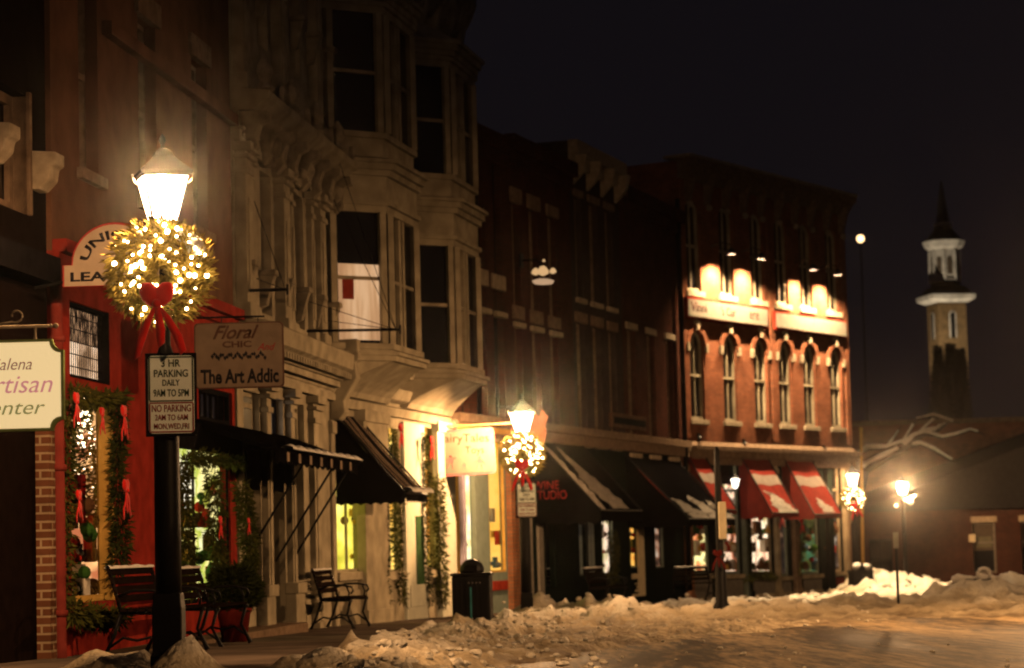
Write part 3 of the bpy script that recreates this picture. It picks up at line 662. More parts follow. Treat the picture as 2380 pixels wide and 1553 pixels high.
# ------------------------------------------------------------------ cream ornate building, near part
def zA(px, py, off=0): return AF.z(px, py, off)
t = fthing(AF, 'cream_building', 'ornate cream painted building with bracketed cornice and tall pilasters, next to the red one', 'building')
uA1 = 6.66
zc0, zc1 = zA(660, 842), zA(660, 790)      # shop cornice
z2c0, z2c1 = zA(620, 345, .3), zA(620, 235, .3)  # second floor entablature
w2z = (zA(690, 745), zA(690, 468))
g = []
for x0, x1 in ((612, 632), (688, 708)):
    g.append((AF.u(x0), AF.u(x1)+.12, w2z[0]-.1, w2z[1]+.1)); g.append((AF.u(x0), AF.u(x1)+.1, z2c1+1.0, z2c1+3.9))
bays = [(AF.u(566, 960), AF.u(603, 960)), (AF.u(628, 960), AF.u(658, 960)), (AF.u(683, 960), AF.u(706, 960))]
tops = [(a, c, zA(640, 1030), zA(640, 925)) for a, c in bays]
lows = [(bays[0][0], bays[0][1], .55, 2.55), (bays[1][0], bays[1][1], .02, 2.6), (bays[2][0], bays[2][1]-.1, .75, 2.6)]
wall(t, 'wall', M['cream'], 0, uA1, -.6, 14.6, g+tops+lows, rev=.3, depth=10)
for k, a in enumerate(g): window(t, *a, fm=M['creamb'], rev=.28, mull=0, fw=.07)
lit = [litwall('transom_left_glow', [(.45, .25, .12), (.75, .5, .3)], .55, 3), litwall('transom_mid_glow', [(.01, .006, .004), (.05, .02, .02), (.9, .7, .6)], .75, 5, (1, 1, 1), .55), litwall('transom_right_glow', [(.3, .16, .06), (.5, .3, .12), (.02, .01, .008)], .5, 3)]
for k, a in enumerate(tops):
    window(t, *a, fm=M['cream'] if k != 1 else M['blackmatte'], pm=M['clear'], rev=.16, mull=0, rail=.72 if k != 1 else None); interior(t, a[0]-.0, a[1], a[2], a[3], lit[k], .35, side=.1)
for k, a in enumerate(lows):
    window(t, *a, fm=M['blackmatte'], rev=.25, mull=0, rail=.55 if k else None)
# pilasters full height with capitals
def pilaster(u, wd, z0, z1, proud, nm='pilaster', m=None):
    b = MB(); m = m or M['cream']; b.box(u-wd/2, u+wd/2, -proud, 0, z0, z1)
    b.box(u-wd/2-.04, u+wd/2+.04, -proud-.05, 0, z0, z0+.22); b.box(u-wd*.28, u+wd*.28, -proud-.02, -proud, z0+.4, z1-.75)
    for q, (e, h0, h1) in enumerate(((.03, .42, .34), (.06, .22, .16), (.10, .12, 0))): b.box(u-wd/2-e, u+wd/2+e, -proud-e, 0, z1-h0, z1-h1)
    return b.build(nm, m, t, bevel=.008)
for x in (556, 645, 730): 
    u = AF.u(x, 600); pilaster(u, .42, zc1+.05, z2c0-.02, .16); pilaster(u, .42, z2c1+.05, 14.0, .16)
for x in (575, 668, 716): pilaster(AF.u(x, 600), .2, zc1+.05, z2c0-.02, .09)
for x in (612, 668, 725): pilaster(AF.u(x, 1100), .26 if x < 700 else .5, -.2, zA(640, 900), .10)
b = MB()      # sculpted lintels half way up
# shop cornice and frieze
zf = zA(700, 915); L0, L1_ = 0.15, uA1-.25
b = MB(); b.box(L0, L1_, -.12, 0, zf, zf+.12).box(L0, L1_, -.06, 0, zf+.12, zc0-.18).box(L0, L1_, -.20, 0, zc0-.18, zc0-.08).prism_x([(0, zc0-.08), (-.24, zc0-.08), (-.34, zc0+.06), (-.42, zc0+.10), (-.44, zc1), (-.40, zc1+.03), (0, zc1+.08)], L0, L1_)
b.box(L0, L1_, -.09, 0, (zf+zc0)/2-.03, (zf+zc0)/2+.01)
b.build('shop_cornice', M['cream'], t, bevel=.01)
b = MB(); 
for k in range(34): u = L0+.1+k*(L1_-L0-.2)/33; b.box(u-.05, u+.05, -.39, -.2, zc0-.06, zc0+.03)
b.build('dentil_band', M['cream'], t)
# second floor entablature with consoles and upstands
b = MB(); b.box(0, uA1, -.10, 0, z2c0, z2c0+.16).box(0, uA1, -.15, 0, z2c0+.16, z2c0+.20).box(0, uA1, -.08, 0, z2c0+.2, z2c1-.26).prism_x([(0, z2c1-.26), (-.30, z2c1-.26), (-.44, z2c1-.14), (-.50, z2c1-.10), (-.52, z2c1), (0, z2c1+.06)], 0, uA1)
b.build('entablature', M['cream'], t, bevel=.01)
for k in range(8):
    u = .25+k*(uA1-.5)/7; b = MB(); big = k % 2 == 0; e = .13 if big else .09
    b.prism_x([(-.06, z2c1-.26), (-.46, z2c1-.26), (-.46, z2c1-.38), (-.34, z2c1-.44), (-.28, z2c1-.62), (-.30, z2c1-.74), (-.18, z2c1-.86), (-.14, z2c0+.12), (-.06, z2c0+.02)], u-e, u+e)
    if big: b.lathe([(.10, 0), (.15, .04), (.07, .14), (.13, .26), (.10, .38), (.02, .5)], (u, -.40, z2c1+.02), 8)
    else: b.prism_y([(u-.09, z2c1), (u+.09, z2c1), (u+.03, z2c1+.16), (u, z2c1+.26), (u-.03, z2c1+.16)], -.5, -.42)
    b.build('console', M['creamb'], t, bevel=.012)
for k in range(7):
    u = .25+(k+.5)*(uA1-.5)/7; b = MB(); b.box(u-.22, u+.22, -.125, -.08, z2c0+.32, z2c1-.4); b.lathe([(.0, -.0), (.09, .01), (.10, .03), (.04, .06)], (u, -.13, (z2c0+z2c1)/2-.05), 8); b.build('frieze_panel', M['creamb'], t, bevel=.015)
for x in (600, 678, 745):   # carved heads above the windows
    u = AF.u(x, 480); z = w2z[1]+.15; b = MB(); b.sphere((u, -.22, z+.25), .15, 10, 8); b.box(u-.28, u+.28, -.2, 0, z, z+.1); b.sphere((u-.2, -.2, z+.18), .09); b.sphere((u+.2, -.2, z+.18), .09); b.build('carved_ornament', M['creamb'], t, True)
for z in (zA(660, 690), zA(660, 690)+4.2):
    for k in range(6):
        u = .35+k*(uA1-.6)/5; b = MB(); b.box(u-.12, u+.12, -.24, 0, z+.14, z+.22); b.prism_x([(0, z+.14), (-.22, z+.14), (-.16, z-.05), (-.10, z-.28), (0, z-.32)], u-.07, u+.07); b.build('corbel', M['creamb'], t, bevel=.01)
# end corbel at the joint, a scrolled console
ub = uA1; zt_, zb_ = zA(758, 800, .3), zA(758, 962, .3)
b = MB(); b.prism_x([(0, zt_), (-.5, zt_), (-.5, zt_-.12), (-.44, zt_-.16), (-.46, zt_-.42), (-.34, zt_-.62), (-.24, zb_+.3), (-.26, zb_+.12), (-.16, zb_), (0, zb_)], ub-.2, ub+.14); b.box(ub-.16, ub+.10, -.48, 0, zt_, zt_+.22); b.build('scroll_console', M['cream'], t, bevel=.02)
b = MB(); b.box(ub-.30, ub-.02, -.05, 0, -.3, zb_).box(ub-.33, ub+.01, -.07, 0, -.3, .35).box(ub-.33, ub+.01, -.08, 0, zb_-.22, zb_-.02); b.build('corner_column', M['cream'], t, bevel=.01)
for (x0, x1) in ((596, 616), (665, 690)):
    b = MB(); b.box(AF.u(x0, 1400), AF.u(x1, 1400), -.16, 0, -.2, .62); b.box(AF.u(x0, 1400)-.04, AF.u(x1, 1400)+.04, -.2, 0, .5, .66); b.build('plinth', M['cream'], t, bevel=.01)

# ------------------------------------------------------------------ cream building, oriel part
t = fthing(BF, 'oriel_building', 'cream building with two stacked oriel windows above a pale shopfront', 'building')
uB1 = 8.48
zlc = BF.z(1045, 982)                # underside of the big cove
g = [(BF.u(778, 1200), BF.u(838, 1200), BF.z(800, 1330), BF.z(800, 985)), (BF.u(893, 1200), BF.u(932, 1200), BF.z(910, 1330), BF.z(910, 990)), (BF.u(985, 1200), BF.u(1014, 1200), BF.z(1000, 1325), BF.z(1000, 990))]
wall(t, 'wall', M['cream'], 0, uB1, -.6, 14.2, g, rev=.14, depth=10)
glow = [litwall('gift_shop_glow', [(.30, .26, .02), (.52, .42, .05), (.72, .60, .14)], 1.1, 1.6), litwall('toy_shop_glow', [(.45, .22, .03), (.70, .46, .09), (.85, .70, .28)], 1.1, 2.2, (1, 1, .5)), litwall('toy_shop_glow_far', [(.45, .16, .02), (.66, .36, .05), (.6, .5, .1)], .75, 2.2, (1, 1, .5))]
for k, a in enumerate(g):
    window(t, *a, fm=M['cream'], pm=M['clear'], rev=.07, mull=1 if k == 0 else 0, rail=None, fw=.04); interior(t, a[0]-.1, a[1], a[2], a[3], glow[k], .6, side=.25)
    MB().box(a[0]-.05, a[1]+.05, -.09, 0, a[2]-.14, a[2]).box(a[0]+.08, a[1]-.08, -.04, 0, a[2]-.95, a[2]-.3).build('bulkhead', M['cream'], t, bevel=.01)
def post(x0, x1, ytop, proud=.1, m=None, name='post', z0=-.3):
    u0, u1 = BF.u(x0, 1200, proud), BF.u(x1, 1200, 0); b = MB(); zt2 = BF.z((x0+x1)/2, ytop); b.box(u0, u1, -proud, 0, z0, zt2); b.box(u0-.03, u1+.03, -proud-.03, 0, z0, z0+.5); b.box(u0-.03, u1+.03, -proud-.04, 0, zt2-.2, zt2); return b.build(name, m or M['cream'], t, bevel=.008)
post(850, 886, 960, .16); post(1022, 1046, 985, .12, M['creamdoor'])
# the white door and its surround
dz1 = BF.z(960, 985); b = MB(); u0, u1 = BF.u(938, 1300), BF.u(986, 1300); b.box(u0, u1, -.06, .02, -.12, dz1); d = b.build('door', M['creamdoor'], t, bevel=.01)
zz0, zz1 = BF.z(965, 1365), BF.z(965, 1200); b = MB(); pu0, pu1 = u0+(u1-u0)*.45, u0+(u1-u0)*.82; b.box(pu0, pu1, -.075, -.06, zz0, zz1); b.build('door_glass', M['green_glass'], d, bevel=.02)
MB().box(u0+.2, u1-.2, -.08, -.06, .15, .55).build('kick_panel', M['creamdoor'], d, bevel=.01)
MB().box(u0-1.2, uB1, -.42, 0, -.4, -.10).build('door_step', M['stoned'], t, bevel=.02)
# cove below the oriels
def foot(a, L, out, e=0): return [(a-e*.4, 0), (a+out, -out-e), (a+L-out, -out-e), (a+L+e*.4, 0)]
O1, O2, OL, OO = None, None, 3.75, .85
uo1 = BF.u(894, 400, OO)-OO; uo2 = BF.u(1050, 470, OO)-OO
def bandz(px, py, off=OO): return BF.z(px, py, off)
zfl = bandz(1055, 880); zsh = BF.z(1045, 982)
for (nm_, a) in (('oriel', uo1), ('oriel', uo2)):
    o = MB(); zs_ = [(-.02, zsh, 0)]
    z6 = bandz(1050, 842); zh = bandz(1050, 572); zca = bandz(1050, 462); zcb = bandz(1050, 500)
    prof = [(.06, zsh, zsh+.12)]
    # stepped cove
    n = 6
    for k in range(n):
        f0 = k/n; za_ = zsh+.1+(zfl-zsh-.1)*k/n; zb2 = zsh+.1+(zfl-zsh-.1)*(k+1)/n; ou0 = .10+(OO-.08)*(1-math.cos(f0*math.pi/2))**.8; ou1 = .10+(OO-.08)*(1-math.cos((k+1)/n*math.pi/2))**.8
        o.loft([[(x, y, za_) for x, y in foot(a, OL, ou0)], [(x, y, zb2) for x, y in foot(a, OL, ou1)]])
    o.prism_z(foot(a, OL, OO, .13), zfl, zfl+.09); o.prism_z(foot(a, OL, OO, .19), zfl+.09, zfl+.15)
    o.prism_z(foot(a, OL, OO, .04), zfl+.15, z6-.1); o.prism_z(foot(a, OL, OO, .09), z6-.1, z6)
    levels = [(z6, zh, zca)]; z3 = zca+.45; zh3 = bandz(1045, 160); zca3 = bandz(1045, 100); levels.append((z3, zh3, zca3))
    for (q0, q1, q2) in levels:
        o.prism_z(foot(a, OL, OO, .03), q1, q1+.12); o.prism_z(foot(a, OL, OO, .09), q1+.12, q1+.2); o.prism_z(foot(a, OL, OO, .02), q1+.2, q2-.28); o.prism_z(foot(a, OL, OO, .10), q2-.28, q2-.18); o.prism_z(foot(a, OL, OO, .17), q2-.18, q2-.07); o.prism_z(foot(a, OL, OO, .24), q2-.07, q2)
        # corner posts
        P = foot(a, OL, OO)
        for (x, y) in ((P[0][0]+.12, P[0][1]-.12), (P[1][0]-.07, P[1][1]+.07), (P[1][0]+.16, P[1][1]), (P[2][0]-.16, P[2][1]), (P[2][0]+.07, P[2][1]+.07), (P[3][0]-.12, P[3][1]-.12)):
            o.prism_z([(x-.10, y-.02), (x-.02, y-.10), (x+.10, y+.02), (x+.02, y+.10)], q0, q1)
        for xx in (P[1][0]+.9, P[2][0]-.9): o.box(xx-.06, xx+.06, -OO-.0, -OO+.1, q0, q1)
    o.prism_z(foot(a, OL, OO, -.02), zca, z3-.1); o.prism_z(foot(a, OL, OO, .05), z3-.1, z3)
    o.loft([[(x, y, zca3) for x, y in foot(a, OL, OO, .2)], [(x, y, zca3+.5) for x, y in foot(a+.6, OL-1.2, .15)]])
    ob = o.build('oriel', M['cream'], t, bevel=.006)
    for li, (q0, q1, q2) in enumerate(levels):
        g2 = MB(); P = foot(a, OL, OO-.07); P = [(P[0][0]+.08, 0)]+P[1:3]+[(P[3][0]-.08, 0)]
        for k in range(3): g2.quad((P[k][0], P[k][1], q0), (P[k+1][0], P[k+1][1], q0), (P[k+1][0], P[k+1][1], q1), (P[k][0], P[k][1], q1))
        g2.build('pane', M['glass'], ob)
        s = MB(); 
        for k in (0, 1):
            A, B = Vector((*foot(a, OL, OO-.03)[k], 0)), Vector((*foot(a, OL, OO-.03)[k+1], 0)); zm = q0+(q1-q0)*.48
            d = (B-A).normalized()*.04; nn = Vector((d.y, -d.x, 0)).normalized()*.02
            s.loft([[A-nn+Vector((0, 0, zm)), B-nn+Vector((0, 0, zm)), B+nn+Vector((0, 0, zm)), A+nn+Vector((0, 0, zm))], [A-nn+Vector((0, 0, zm+.06)), B-nn+Vector((0, 0, zm+.06)), B+nn+Vector((0, 0, zm+.06)), A+nn+Vector((0, 0, zm+.06))]])
        s.build('sash_rail', M['creamb'], ob)
    if a == uo1:   # lit room behind the lower sash of the near oriel
        q0, q1, q2 = levels[0]; A, B = foot(a, OL, OO-.05)[0], foot(a, OL, OO-.05)[1]
        f0, f1 = .25, .93; ax_, ay_ = A[0]+(B[0]-A[0])*f0, A[1]+(B[1]-A[1])*f0; bx_, by_ = A[0]+(B[0]-A[0])*f1, A[1]+(B[1]-A[1])*f1
        MB().quad((ax_, ay_, q0+.05), (bx_, by_, q0+.05), (bx_, by_, q0+(q1-q0)*.60), (ax_, ay_, q0+(q1-q0)*.60)).build('lit_curtain', litwall('lit_upstairs_room', [(.20, .10, .045), (.26, .14, .065), (.32, .19, .10)], .75, 2, (3, 3, .3)), ob)
        A2 = Vector((ax_+(bx_-ax_)*.08, ay_+(by_-ay_)*.08-.012, 0)); B2 = Vector((ax_+(bx_-ax_)*.36, ay_+(by_-ay_)*.36-.012, 0)); za_ = q0+(q1-q0)*.33; zb2 = q0+(q1-q0)*.50
        MB().quad(A2+Vector((0, 0, za_)), B2+Vector((0, 0, za_)), B2+Vector((0, 0, zb2)), A2+Vector((0, 0, zb2))).build('window_notice', M['darkred'], ob)
zq = BF.z(900, 960)
b = MB(); b.prism_x([(0, zsh-.1), (-.1, zsh-.1), (-.14, zsh+.05), (0, zsh+.1)], 0, uB1); b.prism_x([(0, zfl-.12), (-.26, zfl-.05), (-.30, zfl+.1), (0, zfl+.15)], 0, uo2); b.prism_x([(0, zsh+.15), (-.14, zsh+.2), (-.2, zfl-.25), (0, zfl-.2)], 0, uo2+.3)
b.build('shop_cornice', M['cream'], t, bevel=.01)
zr = bandz(1000, 462); b = MB(); b.box(0, uB1, -.14, 0, zr-.35, zr-.1).box(0, uB1, -.22, 0, zr-.1, zr); b.build('floor_cornice', M['cream'], t, bevel=.01)
# crowning cornice seen from below
zt = BF.z(1035, 60, .5)
b = MB(); b.prism_x([(0, zt), (-.35, zt+.1), (-.55, zt+.4), (-.7, zt+.75), (-.7, zt+.95), (0, zt+1.0)], 0, uB1); b.build('roof_cornice', M['creamb'], t, bevel=.02)
for k in range(9):
    u = .3+k*(uB1-.5)/8; b = MB(); b.prism_x([(0, zt+.3), (-.5, zt+.32), (-.42, zt-.1), (-.16, zt-.5), (0, zt-.6)], u-.11, u+.11); b.build('roof_bracket', M['cream'], t, bevel=.015)
for x, y in ((925, 720), (925, 470), (1048, 990)): 
    u, z = BF.uz(x, y, .1); b = MB(); b.sphere((u, -.12, z), .12, 8, 6); b.box(u-.1, u+.1, -.12, 0, z-.5, z-.1); b.build('carved_ornament', M['creamb'], t, True)

# ------------------------------------------------------------------ the dark brick row
def zM(px, py, off=0): return MF.z(px, py, off)
ROW = [
 ('brick_row_building', 'dark brick building with broad stone lintels above the toy shop', 1045, 1186, (1075, 285),
  [((1060, 1089), (306, 341), 3.2), ((1101, 1133), (324, 360), 3.2), ((1144, 1170), (348, 380), 3.2), ((1067, 1094), (621, 650), 3.1), ((1103, 1137), (631, 664), 3.1), ((1147, 1177), (645, 676), 3.1)]),
 ('brick_row_building', 'dark brick building with square lintels above the wine shop awning', 1186, 1335, (1250, 350),
  [((1189, 1214), (439, 471), 2.6), ((1229, 1257), (461, 492), 2.6), ((1273, 1300), (482, 507), 2.6), ((1196, 1221), (714, 743), 2.7), ((1237, 1264), (727, 756), 2.7), ((1279, 1305), (739, 765), 2.7)]),
 ('brick_row_building', 'dark building with lit cornice edge and corbelled lintels, third in the brick row', 1335, 1450, (1400, 367),
  [((1335, 1357), (442, 458), 2.4), ((1369, 1395), (461, 475), 2.4), ((1406, 1429), (480, 492), 2.4), ((1340, 1367), (727, 751), 2.8), ((1378, 1404), (738, 762), 2.8), ((1415, 1438), (750, 772), 2.8)]),
 ('brick_row_building', 'dark brick building with three thin pale lintels and sills, joined to the corner building', 1450, 1586, (1520, 470),
  [((1458, 1483), (752, 768), 3.1), ((1504, 1527), (766, 780), 3.1), ((1548, 1570), (779, 790), 3.1)]),
]
row_t = []
for bi, (nm, lab, xa, xb, (tx, ty), wins) in enumerate(ROW):
    t = fthing(MF, nm, lab, 'building', 'dark brick shop row'); row_t.append(t)
    ua, ub = MF.u(xa, 900), MF.u(xb, 900); ztop = zM(tx, ty); ops = []
    rowz = {}
    for (x0, x1), (y0, y1), h in wins:
        u0, u1 = MF.u(x0, y1, .05)+.12, MF.u(x1, y1, .05)-.12; zl = zM((x0+x1)/2, y1); key = round(h*10)+(100 if y0 < 550 else 0)
        rowz.setdefault(key, []).append(zl); ops.append([u0, u1, key, h, max(.16, (y1-y0)/100)])
    for o_ in ops:
        zl = sum(rowz[o_[2]])/len(rowz[o_[2]]); o_[2] = zl
    oo = [(o_[0], o_[1], o_[2]-o_[3], o_[2]) for o_ in ops]
    # shop openings
    shops = {0: [(1052, 1078, 1335, 1005), (1082, 1106, 1335, 1005), (1137, 1174, 1330, 1000)], 1: [(1228, 1244, 1330, 1120), (1266, 1290, 1370, 1120)], 2: [(1334, 1352, 1338, 1200), (1360, 1380, 1338, 1200), (1398, 1424, 1335, 1190)], 3: [(1442, 1453, 1330, 1190), (1463, 1482, 1320, 1190), (1521, 1540, 1320, 1190)]}[bi]
    so = [(MF.u(a, 1200), MF.u(b_, 1200), zM((a+b_)/2, c), zM((a+b_)/2, d)) for a, b_, c, d in shops]
    zc = zM(1275, 1000); 
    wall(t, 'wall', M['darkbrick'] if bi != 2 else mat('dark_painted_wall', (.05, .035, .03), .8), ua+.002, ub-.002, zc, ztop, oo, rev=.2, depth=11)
    wall(t, 'shopfront_wall', [M['tealgrey'], M['darkgreen'], M['darkgreen'], M['darkgreen']][bi], ua+.002, ub-.002, -1.2, zc, so, rev=.12, depth=10)
    for q, o_ in zip(oo, ops): window(t, *q, fm=M['stoned'] if bi else M['blackmatte'], rev=.2, fw=.07, lintel=M['stone'] if bi in (0, 3) else M['stoned'], linh=o_[4], linover=.12, sill=M['stone'] if q[2] < 9 else M['stoned'], sillh=.11)
    MB().box(ua, ub, -.22, 0, zc-.06, zc+.12).box(ua, ub, -.14, 0, zc-.3, zc-.06).build('shop_cornice', M['stoned'], t, bevel=.01)
    MB().box(ua, ub, -.25, 0, ztop-.32, ztop+.02).box(ua, ub, -.12, 0, ztop-.6, ztop-.32).build('roof_cornice', M['stone'] if bi == 2 else M['darkbrick'], t, bevel=.02)
    if bi == 2:
        for k in range(4): u = ua+.3+k*(ub-ua-.6)/3; MB().prism_x([(0, ztop-.3), (-.4, ztop-.32), (-.3, ztop-.7), (0, ztop-1.0)], u-.1, u+.1).build('roof_bracket', M['stone'], t, bevel=.02)
    sg = {0: [litwall('toy_window_glow', [(.50, .24, .03), (.78, .46, .08), (.9, .75, .3)], .7, 1.5), litwall('toy_window_glow_b', [(.6, .35, .05), (.85, .75, .35), (1, .85, .6)], .8, 2), litwall('orange_window_glow', [(.5, .22, .02), (.66, .32, .04), (.75, .42, .08)], .72, 1.2)],
          1: [litwall('dim_wine_shop', [(.004, .004, .004), (.012, .008, .006), (.12, .05, .03)], .5, 3, hi=.8)]*2,
          2: [litwall('pink_shop_glow', [(.35, .08, .06), (.95, .7, .7), (1, .85, .8)], .8, 4, (1, 1, .4)), litwall('red_goods_glow', [(.4, .03, .03), (.8, .25, .2), (.25, .2, .05), (1, .8, .7)], .6, 9), litwall('white_goods_glow', [(.45, .25, .15), (.85, .62, .45), (.3, .25, .08)], .7, 4, (1, 1, .4))],
          3: [litwall('blue_white_glow', [(.15, .3, .35), (.5, .8, .85)], .7, 6, (1, 1, .3)), litwall('orange_red_goods', [(.35, .02, .02), (.75, .30, .04), (.8, .42, .08)], .65, 3.5), litwall('dim_door_glow', [(.03, .015, .01), (.25, .1, .05), (.5, .4, .3)], .6, 5)]}[bi]
    for q, m_ in zip(so, sg):
        window(t, *q, fm=[M['yellowframe'], M['darkgreen'], M['tealgrey'], M['tealgrey']][bi], pm=M['clear'], rev=.065, mull=0, rail=None, fw=.035); interior(t, q[0], q[1], q[2], q[3], m_, .6, side=.2)
    if bi == 0:
        for x0, x1, mt in ((1036, 1050, M['creamdoor']), (1078, 1084, M['lavender']), (1106, 1137, M['tealgrey'])):
            MB().box(MF.u(x0, 1200, .1), MF.u(x1, 1200, .1), -.10, 0, -.3, zM(1100, 1000)).build('post', mt, t, bevel=.01)
        MB().box(MF.u(1140, 1350), MF.u(1175, 1350), -.06, 0, zM(1158, 1372), zM(1158, 1350)).build('red_panel', M['darkred'], t, bevel=.01)
        MB().box(MF.u(1052, 1350), MF.u(1106, 1350), -.06, 0, zM(1085, 1385), zM(1085, 1352)).build('red_panel', M['darkred'], t, bevel=.01)
        MB().box(MF.u(1177, 1200), MF.u(1208, 1200), -.12, 0, -.4, zM(1190, 1000)).build('brick_pier', M['pierbrick'], t)
        MB().box(MF.u(1047, 1000), MF.u(1175, 1000), -.16, 0, zM(1100, 1005), zM(1100, 992)).build('fascia', M['yellowframe'], t)
    if bi == 1:
        for x0, x1, mt in ((1252, 1262, M['greypaint']), (1233, 1237, M['greypaint'])): MB().box(MF.u(x0, 1200, .06), MF.u(x1, 1200, .06), -.06, 0, -.4, zM(1256, 1130)).build('post', mt, t)
    if bi == 3:
        u0, u1 = MF.u(1484, 1250, .05), MF.u(1497, 1250, .05); z0, z1 = zM(1490, 1385), zM(1490, 1195)
        b = MB(); b.box(u0, u1, -.05, 0, z0, z1).box(u0-.55, u0, -.05, 0, zM(1480, 1345), zM(1480, 1333)).box(u0-.55, u0, -.05, 0, z0, z0+.06); b.build('door_frame', M['signwhite'], t)
        b = MB(); 
        for e in (0, .16): b.box(u0-.45+e, u0-.08-e*.4, -.065, -.05, zM(1480, 1375)+e*.5, zM(1480, 1372)+.02+e*.5).box(u0-.45+e, u0-.08-e*.4, -.065, -.05, zM(1480, 1355)-.03-e*.4, zM(1480, 1355)-e*.4)
        b.build('door_panel_moulding', M['signwhite'], t)
        MB().box(ub-.32, ub-.02, -.08, 0, -1.0, zc).build('brick_pier', M['pierbrick'], t)
# drain pipe in the joint
b = MB(); u = MF.u(1578, 900); b.tube([(u, -.12, .0), (u, -.12, 10.5)], .07, 10); o = b.build('drainpipe', M['blackmatte'], None, True); o.location = MF.o; o.rotation_euler = (0, 0, MF.a); tag(o, 'dark vertical drainpipe in the joint before the corner building', 'drainpipe')
# bright cluster high on the row, built as emissive shades on a bracket
P = MF.uz(1262, 640, .5); t = fthing(MF, 'wall_lamp', 'glowing cluster high on the dark brick row', 'lamp'); u, z = P
b = MB(); b.tube([(u, 0, z+.35), (u, -.35, z+.35), (u, -.5, z+.2)], .02).box(u-.1, u+.1, -.04, 0, z+.2, z+.5); b.build('bracket', M['black'], t)
for (x, y, s) in ((1245, 632, .085), (1262, 630, .12), (1285, 630, .07), (1264, 606, .03)):
    uu, zz = MF.uz(x, y, .5); b = MB(); b.lathe([(.01, -s*.9), (s, -s*.5), (s*1.05, 0), (s*.6, s*.7), (.01, s)], (uu, -.5, zz), 10); b.build('glass_shade', emit('wall_lamp_shade', (1, .60, .27), .7), t, True)  # emissive shapes of the bright cluster
b = MB(); b.lathe([(.01, -.09), (.28, -.06), (.33, 0), (.2, .03)], (u, -.5, z-.12), 12, 1, .7); b.build('tray', emit('wall_lamp_tray', (1, .62, .35), .5), t, True)  # emissive lower shape of the bright cluster

# ------------------------------------------------------------------ corner building
def zC(px, py, off=0): return CF.z(px, py, off)
t = fthing(CF, 'corner_building', 'floodlit red brick corner building with six arched windows and two long signs', 'building')
uC1 = CF.u(1975, 900)
cx = [(1600, 1636), (1679, 1711), (1751, 1781), (1808, 1837), (1866, 1892), (1927, 1953)]
tp = [767, 777, 786, 794, 802, 811]; bt = [970, 976, 983, 988, 994, 999]
cu = [CF.u((a+b_)/2+2, 870) for a, b_ in cx]; wd = sum(CF.u(b_, 870)-CF.u(a, 870) for a, b_ in cx)/6
zt_ = sum(zC(sum(c)/2, y) for c, y in zip(cx, tp))/6; zb_ = sum(zC(sum(c)/2, y) for c, y in zip(cx, bt))/6
b3 = [678, 688, 698, 708, 717, 727]; z3 = sum(zC(sum(c)/2, y) for c, y in zip(cx, b3))/6
ztop = (zC(1610, 378)+zC(1970, 470))/2; zcor = (zC(1600, 1045)+zC(1965, 1055))/2
ops = [(c-wd/2, c+wd/2, zb_, zt_, .42) for c in cu]; op3 = [(c-wd/2, c+wd/2, z3, z3+2.5, .3) for c in cu]
wall(t, 'wall', M['redbrick'], .0, uC1, zcor, ztop, ops+op3, rev=.15, depth=12)
for q in ops: window(t, *q[:4], rise=.42, fm=M['cream'], rev=.13, fw=.075, sill=M['stone'], sillh=.13, mull=1, rail=.5)
for q in op3: window(t, *q[:4], rise=.3, fm=M['cream'], rev=.13, fw=.075, sill=M['stone'], sillh=.16, mull=1, rail=.5)
for q in ops:      # arched brick hood, keystone and label stops
    c = (q[0]+q[1])/2; b = MB(); n = 12; zz = q[3]-.42
    for k in range(n):
        p = [(c-(r)*math.cos(math.pi*kk/n), zz+(.42+(r-wd/2))*math.sin(math.pi*kk/n)) for kk, r in ((k, wd/2+.03), (k+1, wd/2+.03), (k+1, wd/2+.20), (k, wd/2+.20))]
        b.prism_y(p, -.06, 0)
    b.build('arch_hood', M['redbrick'], t)
    MB().prism_y([(c-.08, q[3]+.02), (c+.08, q[3]+.02), (c+.11, q[3]+.42), (c-.11, q[3]+.42)], -.10, 0).build('keystone', M['stone'], t, bevel=.01)
    for s in (-1, 1): MB().box(c+s*(wd/2+.13)-.07, c+s*(wd/2+.13)+.07, -.08, 0, zz-.16, zz+.08).build('label_stop', M['stone'], t, bevel=.01)
for u in (.05, (cu[2]+cu[3])/2, uC1-.2): MB().box(u-.14, u+.14, -.05, 0, zcor+.3, ztop-.8).build('pilaster_strip', M['redbrick'], t)
b = MB(); b.box(-.12, uC1+.12, -.42, 0, ztop-.12, ztop+.05).prism_x([(0, ztop-.5), (-.1, ztop-.5), (-.3, ztop-.2), (-.38, ztop-.12), (0, ztop-.12)], -.1, uC1+.1); b.build('roof_cornice', M['stoned'], t, bevel=.015)
MB().box(-.14, uC1+.14, -.46, .4, ztop+.05, ztop+.14).build('roof_edge', M['stone'], t, bevel=.02)
for k in range(10):
    u = .35+k*(uC1-.7)/9; b = MB(); b.prism_x([(0, ztop-.3), (-.34, ztop-.3), (-.28, ztop-.6), (-.2, ztop-.85), (-.16, ztop-1.05), (0, ztop-1.1)], u-.07, u+.07); b.build('roof_bracket', M['stoned'], t, bevel=.01)
    MB().sphere((u, -.14, ztop-1.18), .09, 8, 6).build('bracket_drop', M['stone'], t, True)
b = MB(); b.box(-.02, uC1+.05, -.32, 0, zcor-.05, zcor+.08).box(-.02, uC1+.02, -.2, 0, zcor-.22, zcor-.05).box(0, uC1, -.12, 0, zcor-.42, zcor-.22).prism_x([(0, zcor+.08), (-.1, zcor+.08), (-.04, zcor+.2), (0, zcor+.2)], 0, uC1)
b.build('shop_cornice', M['stoned'], t, bevel=.01)
